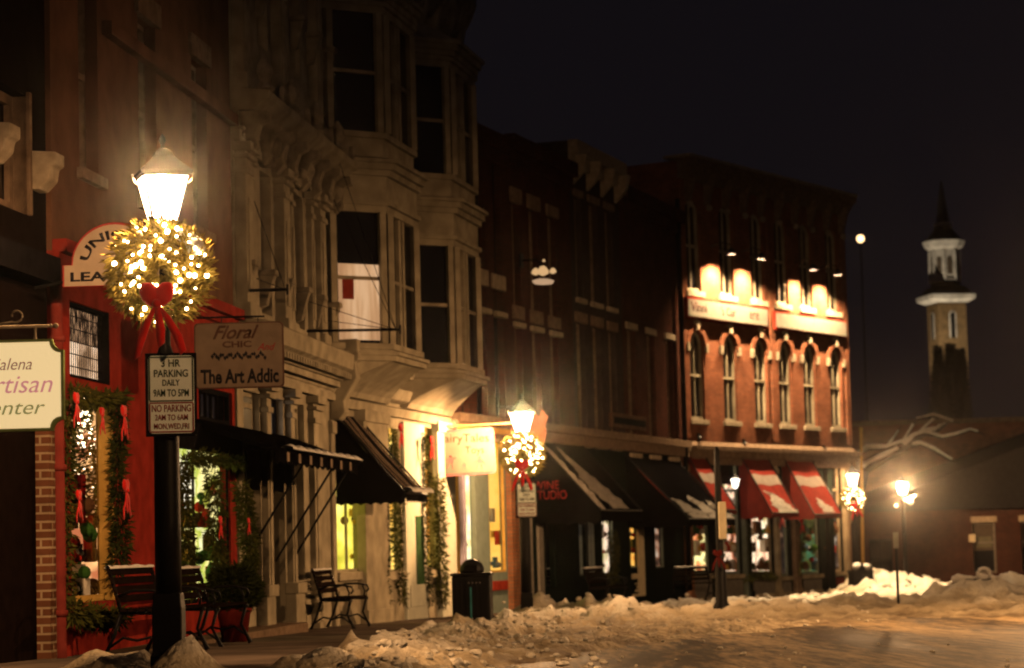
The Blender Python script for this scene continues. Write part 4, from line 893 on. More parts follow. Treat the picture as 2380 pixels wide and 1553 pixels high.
for x, y in ((1622, 1017), (1727, 1030), (1913, 1044)):
    u, z = CF.uz(x, y); MB().box(u-.05, u+.05, -.06, 0, z-.11, z+.11).lathe([(.02, 0), (.09, 0), (.02, .04)], (u, -.06, z), 8).build('tie_plate', M['black'], t)
# ground floor shopfront
sh = [(1603, 1650, 1335, 1065, 0), (1680, 1722, 1335, 1065, 1), (1744, 1796, 1335, 1060, 2), (1810, 1834, 1340, 1062, 3), (1862, 1905, 1335, 1065, 4), (1936, 1958, 1330, 1065, 5)]
so = [(CF.u(a, 1250), CF.u(b_, 1250), zC((a+b_)/2, c), zC((a+b_)/2, d)) for a, b_, c, d, k in sh]
wall(t, 'shopfront_wall', M['darkgreen'], 0, uC1, -.7, zcor-.42, so, rev=.15, depth=10)
cg = [litwall('christmas_shop_glow', [(.2, .05, .03), (.75, .25, .08), (1, .85, .35), (.15, .12, .03), (1, .9, .5)], .75, 3, hi=.66), litwall('goods_door_glow', [(.04, .02, .01), (.45, .12, .05), (.9, .6, .4), (.06, .03, .02)], .65, 4, (1, 1, .5)), litwall('display_glow', [(.25, .08, .05), (.85, .5, .3), (1, .8, .55), (.3, .2, .05)], .75, 3, (1.5, 1, .4)), litwall('dark_door', [(.006, .005, .005), (.03, .015, .01), (.3, .15, .08)], .5, 4, hi=.8), litwall('green_window_glow', [(.008, .006, .005), (.05, .05, .01), (.02, .10, .05), (.35, .2, .1)], .6, 3.5, hi=.72), litwall('last_window_glow', [(.01, .008, .008), (.05, .03, .02), (.5, .4, .3)], .5, 4, hi=.78)]
for q, m_ in zip(so, cg):
    window(t, *q, fm=M['cream'] if m_ in cg[2:3]+cg[5:] else M['tealgrey'], pm=M['clear'], rev=.13, mull=0, rail=.72, fw=.07); interior(t, q[0]-.1, q[1], q[2], q[3]-.9, m_, .6, side=.2)
    MB().box(q[0]+.05, q[1]-.05, -.05, 0, -.05, q[2]-.15).build('bulkhead_panel', M['darkred'] if m_ in cg[5:] else M['greypaint'], t, bevel=.01)
    MB().box(q[0]-.04, q[1]+.04, -.09, 0, q[2]-.12, q[2]).box(q[0], q[1], -.07, 0, -.12, .05).build('sill', M['cream'], t, bevel=.01)
for x, m_ in ((1595, M['pierbrick']), (1732, M['darkgreen']), (1727, M['tealgrey']), (1801, M['cream']), (1845, M['stoned']), (1925, M['darkgreen']), (1962, M['cream']), (1971, M['stoned'])):
    u = CF.u(x, 1250); w_ = .09 if m_ in (M['cream'], M['tealgrey']) else .16; b = MB(); b.box(u-w_, u+w_, -.13, 0, -.3, zcor-.42); b.box(u-w_-.03, u+w_+.03, -.16, 0, zcor-.62, zcor-.48).box(u-w_-.03, u+w_+.03, -.16, 0, -.3, .15); b.build('post', m_, t, bevel=.008)
MB().box(-.1, uC1+.25, -.42, -.0, -.75, -.10).build('red_step', M['darkred'], t, bevel=.02)
# signs and floods
def long_sign(x0, x1, y0a, y1a, y0b, y1b, lab, words):
    s = fthing(CF, 'shop_sign', lab, 'sign'); u0, u1 = CF.u(x0, 730, .15), CF.u(x1, 750, .15)
    z1 = (zC(x0, y0a, .15)+zC(x1, y0b, .15))/2; z0 = (zC(x0, y1a, .15)+zC(x1, y1b, .15))/2
    MB().box(u0-.06, u1+.06, -.13, -.01, z0-.07, z1+.05).build('sign_case', M['darkred'], s, bevel=.01); MB().box(u0, u1, -.15, -.13, z0, z1).build('sign_board', mat('plain_shop_sign_face', (.26, .23, .19), .6, var=.1), s, bevel=.005)
    for w_, f0, f1, h0, h1 in words: text(w_, mat('dark_plum_lettering', (.07, .02, .02), .6), u0+(u1-u0)*f0, u0+(u1-u0)*f1, z0+(z1-z0)*h0, z0+(z1-z0)*h1, -.15, s, bold=.005)
    return s, u0, u1, z0, z1
s1 = long_sign(1601, 1785, 694, 735, 720, 757, 'long cream shop sign above the three arched windows nearest the drainpipe', [("Vinni", .03, .22, .3, .85), ("'s Cur", .40, .58, .28, .8), ("ere", .76, .88, .3, .72)])
s2 = long_sign(1805, 1967, 728, 760, 749, 782, 'long cream shop sign above the three arched windows nearest the dark side street', [])
for i, (x, z_, k) in enumerate(((1654, 588, 0), (1724, 600, 0), (1846, 625, 0), (1904, 637, 0))):
    u = CF.u(x, z_, .0); z = zC(x, z_); f = fthing(CF, 'sign_flood_lamp', ['first', 'second', 'third', 'last'][i]+' hooded flood lamp above the long signs, counting from the drainpipe', 'lamp', 'hooded flood lamps over the signs')
    b = MB(); b.tube([(u, 0, z+.18), (u, -.4, z+.26), (u, -.60, z+.17), (u, -.62, z+.05)], .016, 8); b.build('arm', M['black'], f)
    b = MB(); b.lathe([(.03, .10), (.06, .07), (.12, -.06), (.13, -.095), (.125, -.095), (.115, -.06), (.05, .06), (.02, .09)], (u, -.62, z), 14); b.build('hood', M['black'], f, True)
    b = MB(); b.sphere((u, -.62, z), .04, 10, 7); b.build('flood_bulb', M['flood'], f, True)

# ------------------------------------------------------------------ awnings
def awning(F, nm, lab, uA, uB, zT, zFr, out, val, m, stripes=(), side=True, scal=10, wallbot=None, snow=None, outA=None):
    t = fthing(F, nm, lab, 'awning'); n = 14
    def P(u, s): return (u, -out*s, zT+(zFr-zT)*s+.04*math.sin(s*math.pi)*-1)
    b = MB(); cuts = [0]+[q for st in stripes for q in st[:2]]+[1]; 
    def sheet(a, c, s0, s1, lift=0):
        mb = MB()
        for i in range(6):
            for j in range(8):
                u0_, u1_ = a+(c-a)*i/6, a+(c-a)*(i+1)/6; q0, q1 = s0+(s1-s0)*j/8, s0+(s1-s0)*(j+1)/8
                pts = []
                for (u_, s_) in ((u0_, q0), (u1_, q0), (u1_, q1), (u0_, q1)):
                    p = P(u_, s_); sg = .05*math.sin((u_-uA)/(uB-uA)*math.pi*3)+.05*noise.noise(Vector((u_*1.5, s_*3, uA))); pts.append((p[0], p[1]-lift*.5, p[2]+lift-.015+sg*s_*(1-s_)*2))
                mb.quad(*pts)
        return mb
    sheet(uA, uB, 0, 1).build('canopy', m, t, True)
    for (a, c, mm, mode) in stripes:
        if mode == 'u': sheet(uA+(uB-uA)*a, uA+(uB-uA)*c, .0, 1, .008).build('stripe', mm, t)
        else: sheet(uA, uB, a, c, .008).build('stripe', mm, t)
    if side:
        zb = zFr-val*.6 if wallbot is None else wallbot
        for u_, nmn in ((uA, 'near'), (uB, 'far')):
            b = MB(); top = [P(u_, s_/8) for s_ in range(9)]; d = .012 if u_ == uA else -.012
            pts = [(p[1], p[2]-.012) for p in top]+[(-out, zFr-.05), (-out*.02, zb)]
            b.loft([[(u_, y, z) for y, z in pts], [(u_+d, y, z) for y, z in pts]]); b.build('side_panel', m, t)
    b = MB(); k = scal*2
    def val_strip(p0, p1, kk):
        p0, p1 = Vector(p0), Vector(p1)
        for i in range(kk*4):
            f0, f1 = i/(kk*4), (i+1)/(kk*4); d0 = val*(1-.22*abs(math.cos(f0*kk*math.pi))); d1 = val*(1-.22*abs(math.cos(f1*kk*math.pi)))
            a_, c_ = p0.lerp(p1, f0), p0.lerp(p1, f1); b.quad(a_, c_, c_-Vector((0, 0, d1)), a_-Vector((0, 0, d0)))
    val_strip((uA, -out-.01, zFr), (uB, -out-.01, zFr), scal); 
    if side: val_strip((uA-.005, -out, zFr-.02), (uA-.005, -.02, zFr-.02 if wallbot is None else zFr-.02), max(3, int(scal*out/(uB-uA))))
    b.build('valance', m, t)
    b = MB(); b.tube([(uA, 0, zT), (uA, -out, zFr)], .018, 6); b.tube([(uB, 0, zT), (uB, -out, zFr)], .018, 6); b.tube([(uA, -out, zFr), (uB, -out, zFr)], .02, 6); b.build('frame', M['black'], t)
    if snow:
        for (a, c, s0, s1, th) in snow:
            b = MB(); rnd = random.Random(int(a*77)); na, ns = 12, 26; rows = []
            for j in range(ns+1):
                f = j/ns; s_ = s0+(s1-s0)*f; row = []; cen = a+(c-a)*(.25+.45*f)+.10*(c-a)*noise.noise(Vector((f*5, a*9, 2)))*2
                hw = (c-a)*.5*(.12+.88*min(1, f*1.5))*(.55+.75*abs(noise.noise(Vector((f*7, a*7, 5))))+.25*rnd.random())
                for i in range(na+1):
                    g_ = i/na; p = P(uA+(uB-uA)*(cen+hw*(2*g_-1)), s_); hh = th*math.sin(math.pi*g_)*(.4+1.1*abs(noise.noise(Vector((i*.7, j*.45, a*3)))))*min(1, 4*f+.1)*min(1, 5*(1-f)+.15)
                    row.append((p[0], p[1]-.5*hh, p[2]+hh+.004))
                rows.append(row)
            for j in range(ns):
                for i in range(na): b.quad(rows[j][i], rows[j][i+1], rows[j+1][i+1], rows[j+1][i])
            b.build('snow_patch', M['dimsnow'], t, True)
    return t
# black awning on the oriel building
uA = BF.u(775, 965); oC = 1.18; zT = BF.z(790, 962); zF = BF.z(942, 1146, oC); uFar = BF.u(992, 1135, oC)
o = awning(BF, 'awning', 'steep black awning with tan stripes and scalloped edge below the near oriel', uA, uFar, zT, zF, oC, .16, M['fabric'], [(a, a+.035, M['fabricstripe'], 'u') for a in (.22, .32, .50, .58, .78, .88)], scal=9, wallbot=BF.z(778, 1160))
b = MB(); rows = []
for i in range(13): rows.append([(uA+(uFar-uA)*i/12+.02*math.sin(i*2), -oC-.03+.10*math.cos(a_), zF+.02+.07*abs(math.sin(a_))*(1+.3*math.sin(i*1.7))) for a_ in [math.pi*k/6 for k in range(7)]])
for i in range(12):
    for k in range(6): b.quad(rows[i][k], rows[i+1][k], rows[i+1][k+1], rows[i][k+1])
b.build('snow_ridge', M['snow'], o, True)
# retractable awning of the flower shop
u0 = AF.u(440, 985, .3); u1 = AF.u(748, 1050, .3); ob_ = 1.0
o = fthing(AF, 'awning', 'dark retractable striped awning rolled half out over the flower shop', 'awning')
zTt = AF.z(560, 1010); zFf = AF.z(800, 1083, ob_); u1 = AF.u(828, 1080, ob_); u0f = AF.u(690, 1040, ob_)-1.5
b = MB(); b.loft([[(u0f, 0, zTt+.1), (u0f, -ob_, zFf+.10), (u0f, -ob_, zFf+.05), (u0f, 0, zTt)], [(u1, 0, zTt+.1), (u1, -ob_, zFf+.10), (u1, -ob_, zFf+.05), (u1, 0, zTt)]]); b.build('canopy', M['fabric'], o)
b = MB()
for i in range(64):
    f0, f1 = i/64, (i+1)/64; d0 = .13+.04*abs(math.sin(f0*16*math.pi)); d1 = .13+.04*abs(math.sin(f1*16*math.pi)); a_ = u0f+(u1-u0f)*f0; c_ = u0f+(u1-u0f)*f1
    b.quad((a_, -ob_-.03, zFf+.06), (c_, -ob_-.03, zFf+.06), (c_, -ob_-.03, zFf+.06-d1), (a_, -ob_-.03, zFf+.06-d0))
b.build('valance', M['fabric'], o)
for i in range(1, 16, 1):
    if i % 2: continue
    a_ = u0f+(u1-u0f)*i/16; MB().box(a_, a_+.13, -ob_-.04, -ob_-.033, zFf-.06, zFf+.06).build('stripe', M['fabricstripe'], o)
b = MB(); rows = []
for i in range(30): rows.append([(u0f+.8+(u1-u0f-.8)*i/29, -ob_-.02+.09*math.cos(a_), zFf+.10+.05*abs(math.sin(a_))*(1+.5*math.sin(i*1.9))) for a_ in [math.pi*k/6 for k in range(7)]])
for i in range(29):
    for k in range(6): b.quad(rows[i][k], rows[i+1][k], rows[i+1][k+1], rows[i][k+1])
b.build('snow_ridge', M['snow'], o, True)
for uu in (u0f+2.4, u1-1.3, u1-.15): MB().tube([(uu, -ob_+.05, zFf+.05), (uu-.05, -.05, zFf-1.35)], .018, 6).build('support_arm', M['black'], o)
# wine shop awning
oW = 1.5; uA = MF.u(1236, 1000); zT = zM(1275, 1015); zF = zM(1388, 1185, oW); uFar = MF.u(1492, 1190, oW)
o = awning(MF, 'awning', 'big black awning lettered in red with two melting snow patches', uA, uFar, zT, zF, oW, .3, M['fabric'], scal=12, wallbot=zM(1240, 1215), snow=[(.0, .14, .05, 1.0, .09), (.22, .66, .14, .98, .05)])
# lettering on the near side panel (faces the viewer), laid on the panel's own plane
def side_text(s, y0, y1, z0, z1):
    tt = text(s, M['txtred'], 0, 1, 0, 1, 0, o, 'lettering', bold=.004)
    for v in tt.data.vertices:
        x, yy, z = v.co; v.co = (uA-.014+yy, y0+(y1-y0)*x, z0+(z1-z0)*z)
def yoff(px, py, F):   # offset at which a pixel meets the near side panel plane u = uA
    lo, hi = 0, 3
    for _ in range(30):
        mid = (lo+hi)/2
        if F.u(px, py, mid) > uA: lo = mid
        else: hi = mid
    return lo
ya, yb = yoff(1236, 1135, MF), yoff(1300, 1135, MF); zA1, zA0 = zM(1270, 1118, (ya+yb)/2), zM(1270, 1138, (ya+yb)/2)
side_text('WINE', -ya, -yb, zA0, zA1); ya2, yb2 = yoff(1230, 1150, MF), yoff(1318, 1150, MF); side_text('STUDIO', -ya2, -yb2, zM(1270, 1163, ya2), zM(1270, 1143, ya2))
# second black awning
uA = MF.u(1452, 1050); uFar = MF.u(1708, 1200, 1.55); zT = zM(1500, 1062); zF = zM(1600, 1205, 1.55)
awning(MF, 'awning', 'black awning with orange piping and snow along its front edge, beside the corner building', uA, uFar, zT, zF, 1.55, .22, M['fabric'], [(.0, .02, M['darkred'], 'u')], scal=12, wallbot=zM(1455, 1225), snow=[(.02, .42, .66, 1.0, .06), (.40, .72, .6, 1.0, .06), (.7, 1.0, .68, 1.0, .07)])
# three red awnings
for i, (xw, yw, xf0, xf1, yf, lab) in enumerate(((1590, 1048, 1672, 1712, 1185, 'red awning with white stripe, half hidden behind the black awning'), (1732, 1050, 1795, 1856, 1192, 'red awning with white stripe and a big melting snow patch, middle of three'), (1838, 1054, 1893, 1957, 1195, 'red awning with white stripe nearest the corner lamp'))):
    oR = 1.0; uA = CF.u(xf0, yf, oR); uFar = CF.u(xf1, yf, oR); zT = zC(xw+25, yw); zF = (zC(xf0, yf, oR)+zC(xf1, yf, oR))/2
    a = awning(CF, 'awning', lab, uA, uFar, zT, zF, oR, .14, M['redfabric'], [(.36, .52, M['whitefabric'], 's')], scal=7, wallbot=zF-.05, snow=[(.05, .85, .62, 1.0, .05)] if i == 1 else ([(.3, .75, .72, .97, .03)] if i == 2 else None))
    MB().box(uA-.03, uFar+.03, -.12, 0, zT-.02, zT+.10).build('awning_box', M['stone'], a, bevel=.01)

# ------------------------------------------------------------------ hanging signs
def sign_at(nm, lab, px, py, Y, rz=0, rx=0):
    P = at(px, py, Y); t = thing(nm, lab, 'sign', P, rz); return t
def sc(Y): return Y/FPX
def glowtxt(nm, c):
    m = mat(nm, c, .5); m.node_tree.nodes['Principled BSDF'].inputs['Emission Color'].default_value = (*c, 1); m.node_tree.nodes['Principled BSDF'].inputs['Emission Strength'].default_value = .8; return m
M['gt1'] = glowtxt('glowing_brown_lettering', (.22, .11, .07)); M['gt2'] = glowtxt('glowing_plum_lettering', (.50, .20, .20)); M['gt3'] = glowtxt('glowing_olive_lettering', (.22, .20, .07))  # emission added to the lettering colours
M['backlit'] = mat('glowing_cream_sign', (.70, .60, .40), .5, var=.05)
_b = M['backlit'].node_tree.nodes['Principled BSDF']; _b.inputs['Emission Color'].default_value = (1, .74, .36, 1); _b.inputs['Emission Strength'].default_value = .72  # emission added to brighten the sign face
Y = 18.2; t = sign_at('hanging_sign', 'cream hanging sign with green border and scalloped corners on a curled iron bracket', 28, 897, Y); k = sc(Y)
W_, H_ = 122*k, 107*k; r = 26*k
def notched(w_, h_, r):
    p = []
    for cx_, cz_, a0 in ((w_, h_, 270), (-w_, h_, 360), (-w_, -h_, 90), (w_, -h_, 180)):
        pass
    for (cx_, cz_, s) in ((w_, h_, 0), (-w_, h_, 1), (-w_, -h_, 2), (w_, -h_, 3)):
        a = [(270, 180), (360, 270), (90, 0), (180, 90)][s]
        p += [(cx_+r*math.cos(R_(a[0]+(a[1]-a[0])*q/6)), cz_+r*math.sin(R_(a[0]+(a[1]-a[0])*q/6))) for q in range(7)]
    return p
MB().prism_y(notched(W_, H_, r), -.03, .03).build('sign_board', M['signgreen'], t)
MB().prism_y(notched(W_-.022, H_-.022, r), -.036, -.030).build('sign_face', M['backlit'], t)  # face brightened by emission in its material
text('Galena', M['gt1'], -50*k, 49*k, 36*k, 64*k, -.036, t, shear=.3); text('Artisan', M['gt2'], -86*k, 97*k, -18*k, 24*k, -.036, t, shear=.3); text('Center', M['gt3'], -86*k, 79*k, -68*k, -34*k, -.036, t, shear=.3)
zr_ = 138*k; b = MB(); b.tube([(-1.1, 0, zr_), (90*k, 0, zr_)], .012, 8); b.sphere((103*k, 0, zr_), .022, 10, 7); b.sphere((92*k, 0, zr_), .016); 
sp = [(-1.1, 0, zr_+.5), (-.7, 0, zr_+.32), (-.35, 0, zr_+.16), (-.12, 0, zr_+.02)]
sp += [((10+19*(1-q/22)**.7*math.cos(R_(-120+q*21)))*k, 0, zr_+(26+17*(1-q/30)*math.sin(R_(-120+q*21)))*k) for q in range(16)]
b.tube(sp, .008, 6); b.build('bracket', M['stone'], t, True)
for x in (55, -70): MB().tube([(x*k, 0, zr_-.01), (x*k, 0, zr_-.04), (x*k, 0, H_)], [.012, .009, .014], 8).build('hook', M['stone'], t)
# leather shop sign
Y = 23.4; t = sign_at('hanging_sign', 'arched cream sign with slab letters and red rim, half hidden by the big wreath', 268, 640, Y, R_(-3)); k = sc(Y)
p = [(-123*k, -25*k), (123*k, -25*k), (123*k, 26*k), (102*k, 26*k)]+[(102*k*math.cos(R_(a)), 26*k+98*k*math.sin(R_(a))) for a in range(8, 173, 8)]+[(-102*k, 26*k), (-123*k, 26*k)]
MB().prism_y(p, -.03, .03).build('sign_board', M['txtred'], t)
MB().prism_y([(x*.965, (z-10*k)*.955+10*k) for x, z in p], -.036, -.03).build('sign_face', M['signtan'], t)
text('UNIQUE', M['txtblack'], 0, 1, 0, 26*k, -.036, t, arc=(0, 22*k, 58*k, R_(168), R_(12)), bold=.025); text('LEATHER', M['txtblack'], -104*k, 100*k, -13*k, 9*k, -.036, t, bold=.03)
MB().tube([(-1.0*.6-.2, 0, -.1), (-123*k, 0, -.05)], .015).build('bracket', M['black'], t)
# floral sign
Y = 28.0; t = sign_at('hanging_sign', 'tan rectangular sign with script and black gothic lettering, hung past the parking sign', 556, 826, Y, R_(0)); k = sc(Y)
def rrect(w_, h_, r): 
    p = []
    for cx_, cz_, a0 in ((w_-r, h_-r, 0), (-w_+r, h_-r, 90), (-w_+r, -h_+r, 180), (w_-r, -h_+r, 270)): p += [(cx_+r*math.cos(R_(a0+22.5*q)), cz_+r*math.sin(R_(a0+22.5*q))) for q in range(5)]
    return p
MB().prism_y(rrect(104*k, 77*k, 10*k), -.03, .03).build('sign_board', M['txtbrown'], t); MB().prism_y(rrect(101*k, 74*k, 9*k), -.035, -.03).build('sign_face', M['signdim'], t)
text('Floral', M['txtbrown'], -60*k, 48*k, 38*k, 70*k, -.035, t, shear=.45, bold=.02); text('CHIC', M['txtbrown'], -38*k, 30*k, 18*k, 33*k, -.035, t, bold=.03); text('And', M['txtred'], 43*k, 86*k, 10*k, 27*k, -.035, t, shear=.45, bold=.01)
b = MB()
for q in range(26):
    x = (-62+q*4.9)*k; z = (-2+5*math.sin(q*1.7))*k; b.prism_y([(x-4*k, z), (x, z+5*k*random.uniform(.7, 1.6)), (x+4*k, z+1*k), (x+1*k, z-5*k*random.uniform(.6, 1.4))], -.0365, -.035)
b.build('painted_flowers', M['txtblack'], t)
text('The Art Addic', M['txtblack'], -90*k, 92*k, -66*k, -32*k, -.035, t, bold=.035)
b = MB(); b.tube([(-1.3*.5-.2, 0, 90*k), (60*k, 0, 90*k)], .012); b.tube([(-40*k, 0, 90*k), (-40*k, 0, 74*k)], .006).tube([(45*k, 0, 90*k), (45*k, 0, 74*k)], .006); b.build('bracket', M['black'], t)
# fairy tale sign
Y = 46.35; t = sign_at('hanging_sign', 'glowing yellow toy shop sign with pink frame and dancing figures beside the wreath', 1081, 1051, Y, R_(4)); k = sc(Y)
rt = R_(2.2)
def rot(pts): return [(x*math.cos(rt)-z*math.sin(rt), x*math.sin(rt)+z*math.cos(rt)) for x, z in pts]
MB().prism_y(rot(rrect(70*k, 54*k, 9*k)), -.03, .03).build('sign_board', M['txtpink'], t); MB().prism_y(rot(rrect(64*k, 48*k, 14*k)), -.036, -.03).build('sign_face', mat('yellow_sign_face', (.22, .25, .19), .45, var=.1), t)
M['txtrust'] = mat('rust_lettering', (.10, .03, .015), .5)
text('FairyTales', M['txtrust'], -60*k, 56*k, 17*k, 42*k, -.036, t); text('Toys', M['txtrust'], 0*k, 44*k, -9*k, 13*k, -.036, t)
def figure(x, z, s, arm):
    b = MB(); b.sphere((x, -.034, z+7*s), 1.6*s, 8, 5); b.prism_y([(x-2.2*s, z+5*s), (x+2.2*s, z+5*s), (x+3.8*s, z-1*s), (x-3.8*s, z-1*s)], -.04, -.036)
    for (a, c) in (((-2, 3.5), (-7, 2*arm)), ((2, 3.5), (7, 5*arm)), ((-1.5, -1), (-5, -8)), ((1.5, -1), (2.5, -9))): b.tube([(x+a[0]*s, -.038, z+a[1]*s), (x+c[0]*s, -.038, z+c[1]*s)], .7*s, 5)
    return b
figure(-34*k, -22*k, 1.9*k, 1).build('painted_figure', M['txtpink'], t); figure(34*k, -24*k, 1.7*k, -.4).build('painted_figure', M['txtpink'], t); figure(-3*k, -33*k, .9*k, 1).build('painted_figure', M['txtpink'], t)
b = MB(); b.tube([(-1.35, 0, 58*k), (1.30, 0, 66*k)], .018); b.tube([(-45*k, 0, 59*k), (-45*k, 0, 48*k)], .007).tube([(38*k, 0, 62*k), (38*k, 0, 51*k)], .007); b.build('bracket', M['txtfade'], t)
# round pink sign behind the second lamp
Y = 50.5; t = sign_at('round_sign', 'round salmon pink sign with a pointed tab, behind the second lantern', 1221, 1006, Y); k = sc(Y)
MB().prism_y([(49*k*math.cos(R_(a)), 50*k*math.sin(R_(a))) for a in range(0, 360, 10)], -.03, .03).build('sign_disc', mat('salmon_sign', (.62, .26, .15), .6), t, bevel=.01)
MB().prism_y([(30*k, 28*k), (40*k, 54*k), (54*k, 36*k), (46*k, 12*k)], -.025, .035).build('pointed_tab', mat('salmon_tab', (.62, .28, .16), .6), t)
MB().tube([(-1.2, 0, 62*k), (0, 0, 62*k), (0, 0, 45*k)], .015).build('bracket', M['black'], t)
# sign board frame on the wall of the dark row
u0, u1 = MF.u(1424, 980, .1), MF.u(1503, 985, .1); t = fthing(MF, 'wall_sign', 'faint dark framed board on the upper brick wall', 'sign'); z0, z1 = zM(1463, 998, .1), zM(1463, 964, .1)
MB().box(u0, u1, -.10, 0, z0, z1).build('sign_board', mat('faded_brown_board', (.10, .06, .04), .7), t, bevel=.02); MB().box(u0+.12, u1-.12, -.115, -.10, z0+.10, z1-.10).build('sign_panel', M['blackmatte'], t, bevel=.01)
# old iron rods with guy wires on the cream fronts
for (F, x0, y0, x1, y1, tops, lab) in ((AF, 552, 676, 668, 673, ((560, 380), (575, 640)), 'thin black iron sign rod with guy wires, above the tan sign'), (BF, 688, 770, 930, 766, ((712, 150), (700, 310), (560, 650), (735, 742)), 'long black iron sign rod with crossing guy wires, beside the near oriel')):
    Yr = F.w(F.u(x0, y0), 0, 0).y; A, B = at(x0, y0, Yr), at(x1, y1, Yr); t = thing('iron_sign_rod', lab, 'iron rod', A)
    B = B-A; b = MB(); b.tube([(0, 0, 0), tuple(B)], .022, 8).box(B.x-.015, B.x+.015, -.03, .03, B.z-.07, B.z+.07); b.build('rod', M['black'], t)
    for (wx, wy) in tops:
        Pw = at(wx, wy, Yr-1.0 if wx < x0 else Yr+1.2)-A; MB().tube([tuple(B*.96), tuple(Pw)], .006, 5).build('guy_wire', M['black'], t)
# ------------------------------------------------------------------ benches
def make_bench(lab):
    t = thing('park_bench', lab, 'bench', group='iron and wood benches on the pavement'); L = 1.5
    for s in (-1, 1):
        x = s*(L/2-.05); b = MB()
        b.tube([(x, .02, .44), (x, -.45, .43)], .02, 8); b.tube([(x, .02, .44), (x, .10, .20), (x, .20, 0)], [.022, .02, .028], 8); b.tube([(x, -.42, .43), (x, -.36, .22), (x, -.47, 0)], [.022, .018, .028], 8)
        b.tube([(x, .14, .10), (x, .0, .19), (x, -.14, .16), (x, -.28, .19), (x, -.42, .09)], .014, 8)
        b.tube([(x, .02, .44), (x, .07, .62), (x, .14, .86)], .02, 8)
        b.tube([(x, .06, .60), (x, -.1, .66), (x, -.30, .66), (x, -.44, .63), (x, -.46, .57), (x, -.42, .53)], .016, 8); b.tube([(x, -.36, .64), (x, -.40, .54), (x, -.38, .44)], .013, 8)
        b.build('end_frame', M['black'], t, True)
    for k in range(5): MB().box(-L/2, L/2, -.43+k*.095, -.36+k*.095, .445, .475).build('seat_slat', M['wood'], t, bevel=.006)
    for k in range(4):
        y = .045+k*.03; z = .54+k*.092; MB().prism_x([(y, z), (y-.022, z+.004), (y+.004, z+.075), (y+.026, z+.071)], -L/2, L/2).build('back_slat', M['wood'], t, bevel=.005)
    b = MB(); rows = []
    rnd = random.Random(2)
    for i in range(25): h = .02+.018*rnd.random(); rows.append([(-L/2+L*i/24, .145+.03*math.cos(a_), .885+h*abs(math.sin(a_))) for a_ in [math.pi*k/5 for k in range(6)]])
    for i in range(24):
        for k in range(5): b.quad(rows[i][k], rows[i+1][k], rows[i+1][k+1], rows[i][k+1])
    b.build('snow_line', M['snow'], t, True)
    return t
def bench_on(F, px, off, rz, lab, src=None, py=1400):
    u = F.u(px, py, off); P = F.w(u, -off, 0); P.z = zg(P.y); o_ = make_bench(lab) if src is None else dup(src, lab)
    o_.location = P; o_.rotation_euler = (0, 0, rz); return o_
b1 = bench_on(BF, 770, .62, BF.a+R_(6), 'dark iron bench between the cream corner column and the yellow lit window')
bench_on(RF, 335, .75, RF.a-R_(2), 'shadowed bench just left of the near lamp post, thin snow on its back rail', b1)
bench_on(MF, 1395, .55, MF.a, 'dark bench under the wine shop awning', b1); bench_on(CF, 1612, .7, CF.a-R_(12), 'dark bench at the brick pier of the corner building', b1)
bench_on(RF, 455, .6, RF.a, 'shadowed bench end just right of the near lamp post', b1)
# ------------------------------------------------------------------ litter bins
def make_bin(lab, w_=.31, h=.78):
    t = thing('litter_bin', lab, 'litter bin', group='black domed litter bins')
    b = MB(); b.box(-w_, w_, -w_, w_, .04, h).box(-w_+.04, w_-.04, -w_+.04, w_-.04, 0, .04); b.build('bin_body', M['black'], t, bevel=.02)
    b = MB(); b.box(-w_-.02, w_+.02, -w_-.02, w_+.02, h, h+.05); b.build('rim', M['black'], t, bevel=.015)
    b = MB(); n = 10; rr = .20; b.lathe([(rr, 0), (rr, .04)]+[(rr*math.cos(R_(q*9)), .04+rr*.95*math.sin(R_(q*9))) for q in range(1, 10)]+[(.002, .04+rr*.95)], (0, 0, h+.05), 18); d = b.build('dome', M['black'], t, True)
    b = MB(); b.box(-.1, .1, -rr-.01, -rr+.03, h+.08, h+.17); b.build('flap', M['blackmatte'], d)
    b = MB()
    for k in range(7): x = -w_+.06+k*(2*w_-.12)/6; b.box(x-.008, x+.008, -w_-.012, -w_, .08, h-.06)
    b.build('rib', M['blackmatte'], t)
    for k in range(4): MB().sphere((-.03+k*.06, -w_-.012, h-.11), .012, 8, 6).build('rivet', M['greypaint'], t, True)
    MB().box(-.012, .012, -w_-.016, -w_-.011, .1, h-.18).build('teal_stripe', mat('teal_reflector', (.06, .28, .30), .3), t)
    return t
g = gnd(1100, 1447); bn = make_bin('black square litter bin with domed top, beside the toy shop'); bn.location = (g.x, g.y, zg(g.y)-.02); bn.rotation_euler = (0, 0, R_(-4)); bn.scale = (.98, .98, .98)
P = at(2003, 1400, 71); b2 = dup(bn, 'black litter bin topped with rubbish bags and snow beside the corner lamp', (P.x, P.y, P.z+.12), R_(8))
MB().sphere((.16, -.1, .93), .14, 10, 7, .8).sphere((-.12, -.05, .95), .15, 10, 7, .8).build('snow_lump', M['snow'], b2, True)
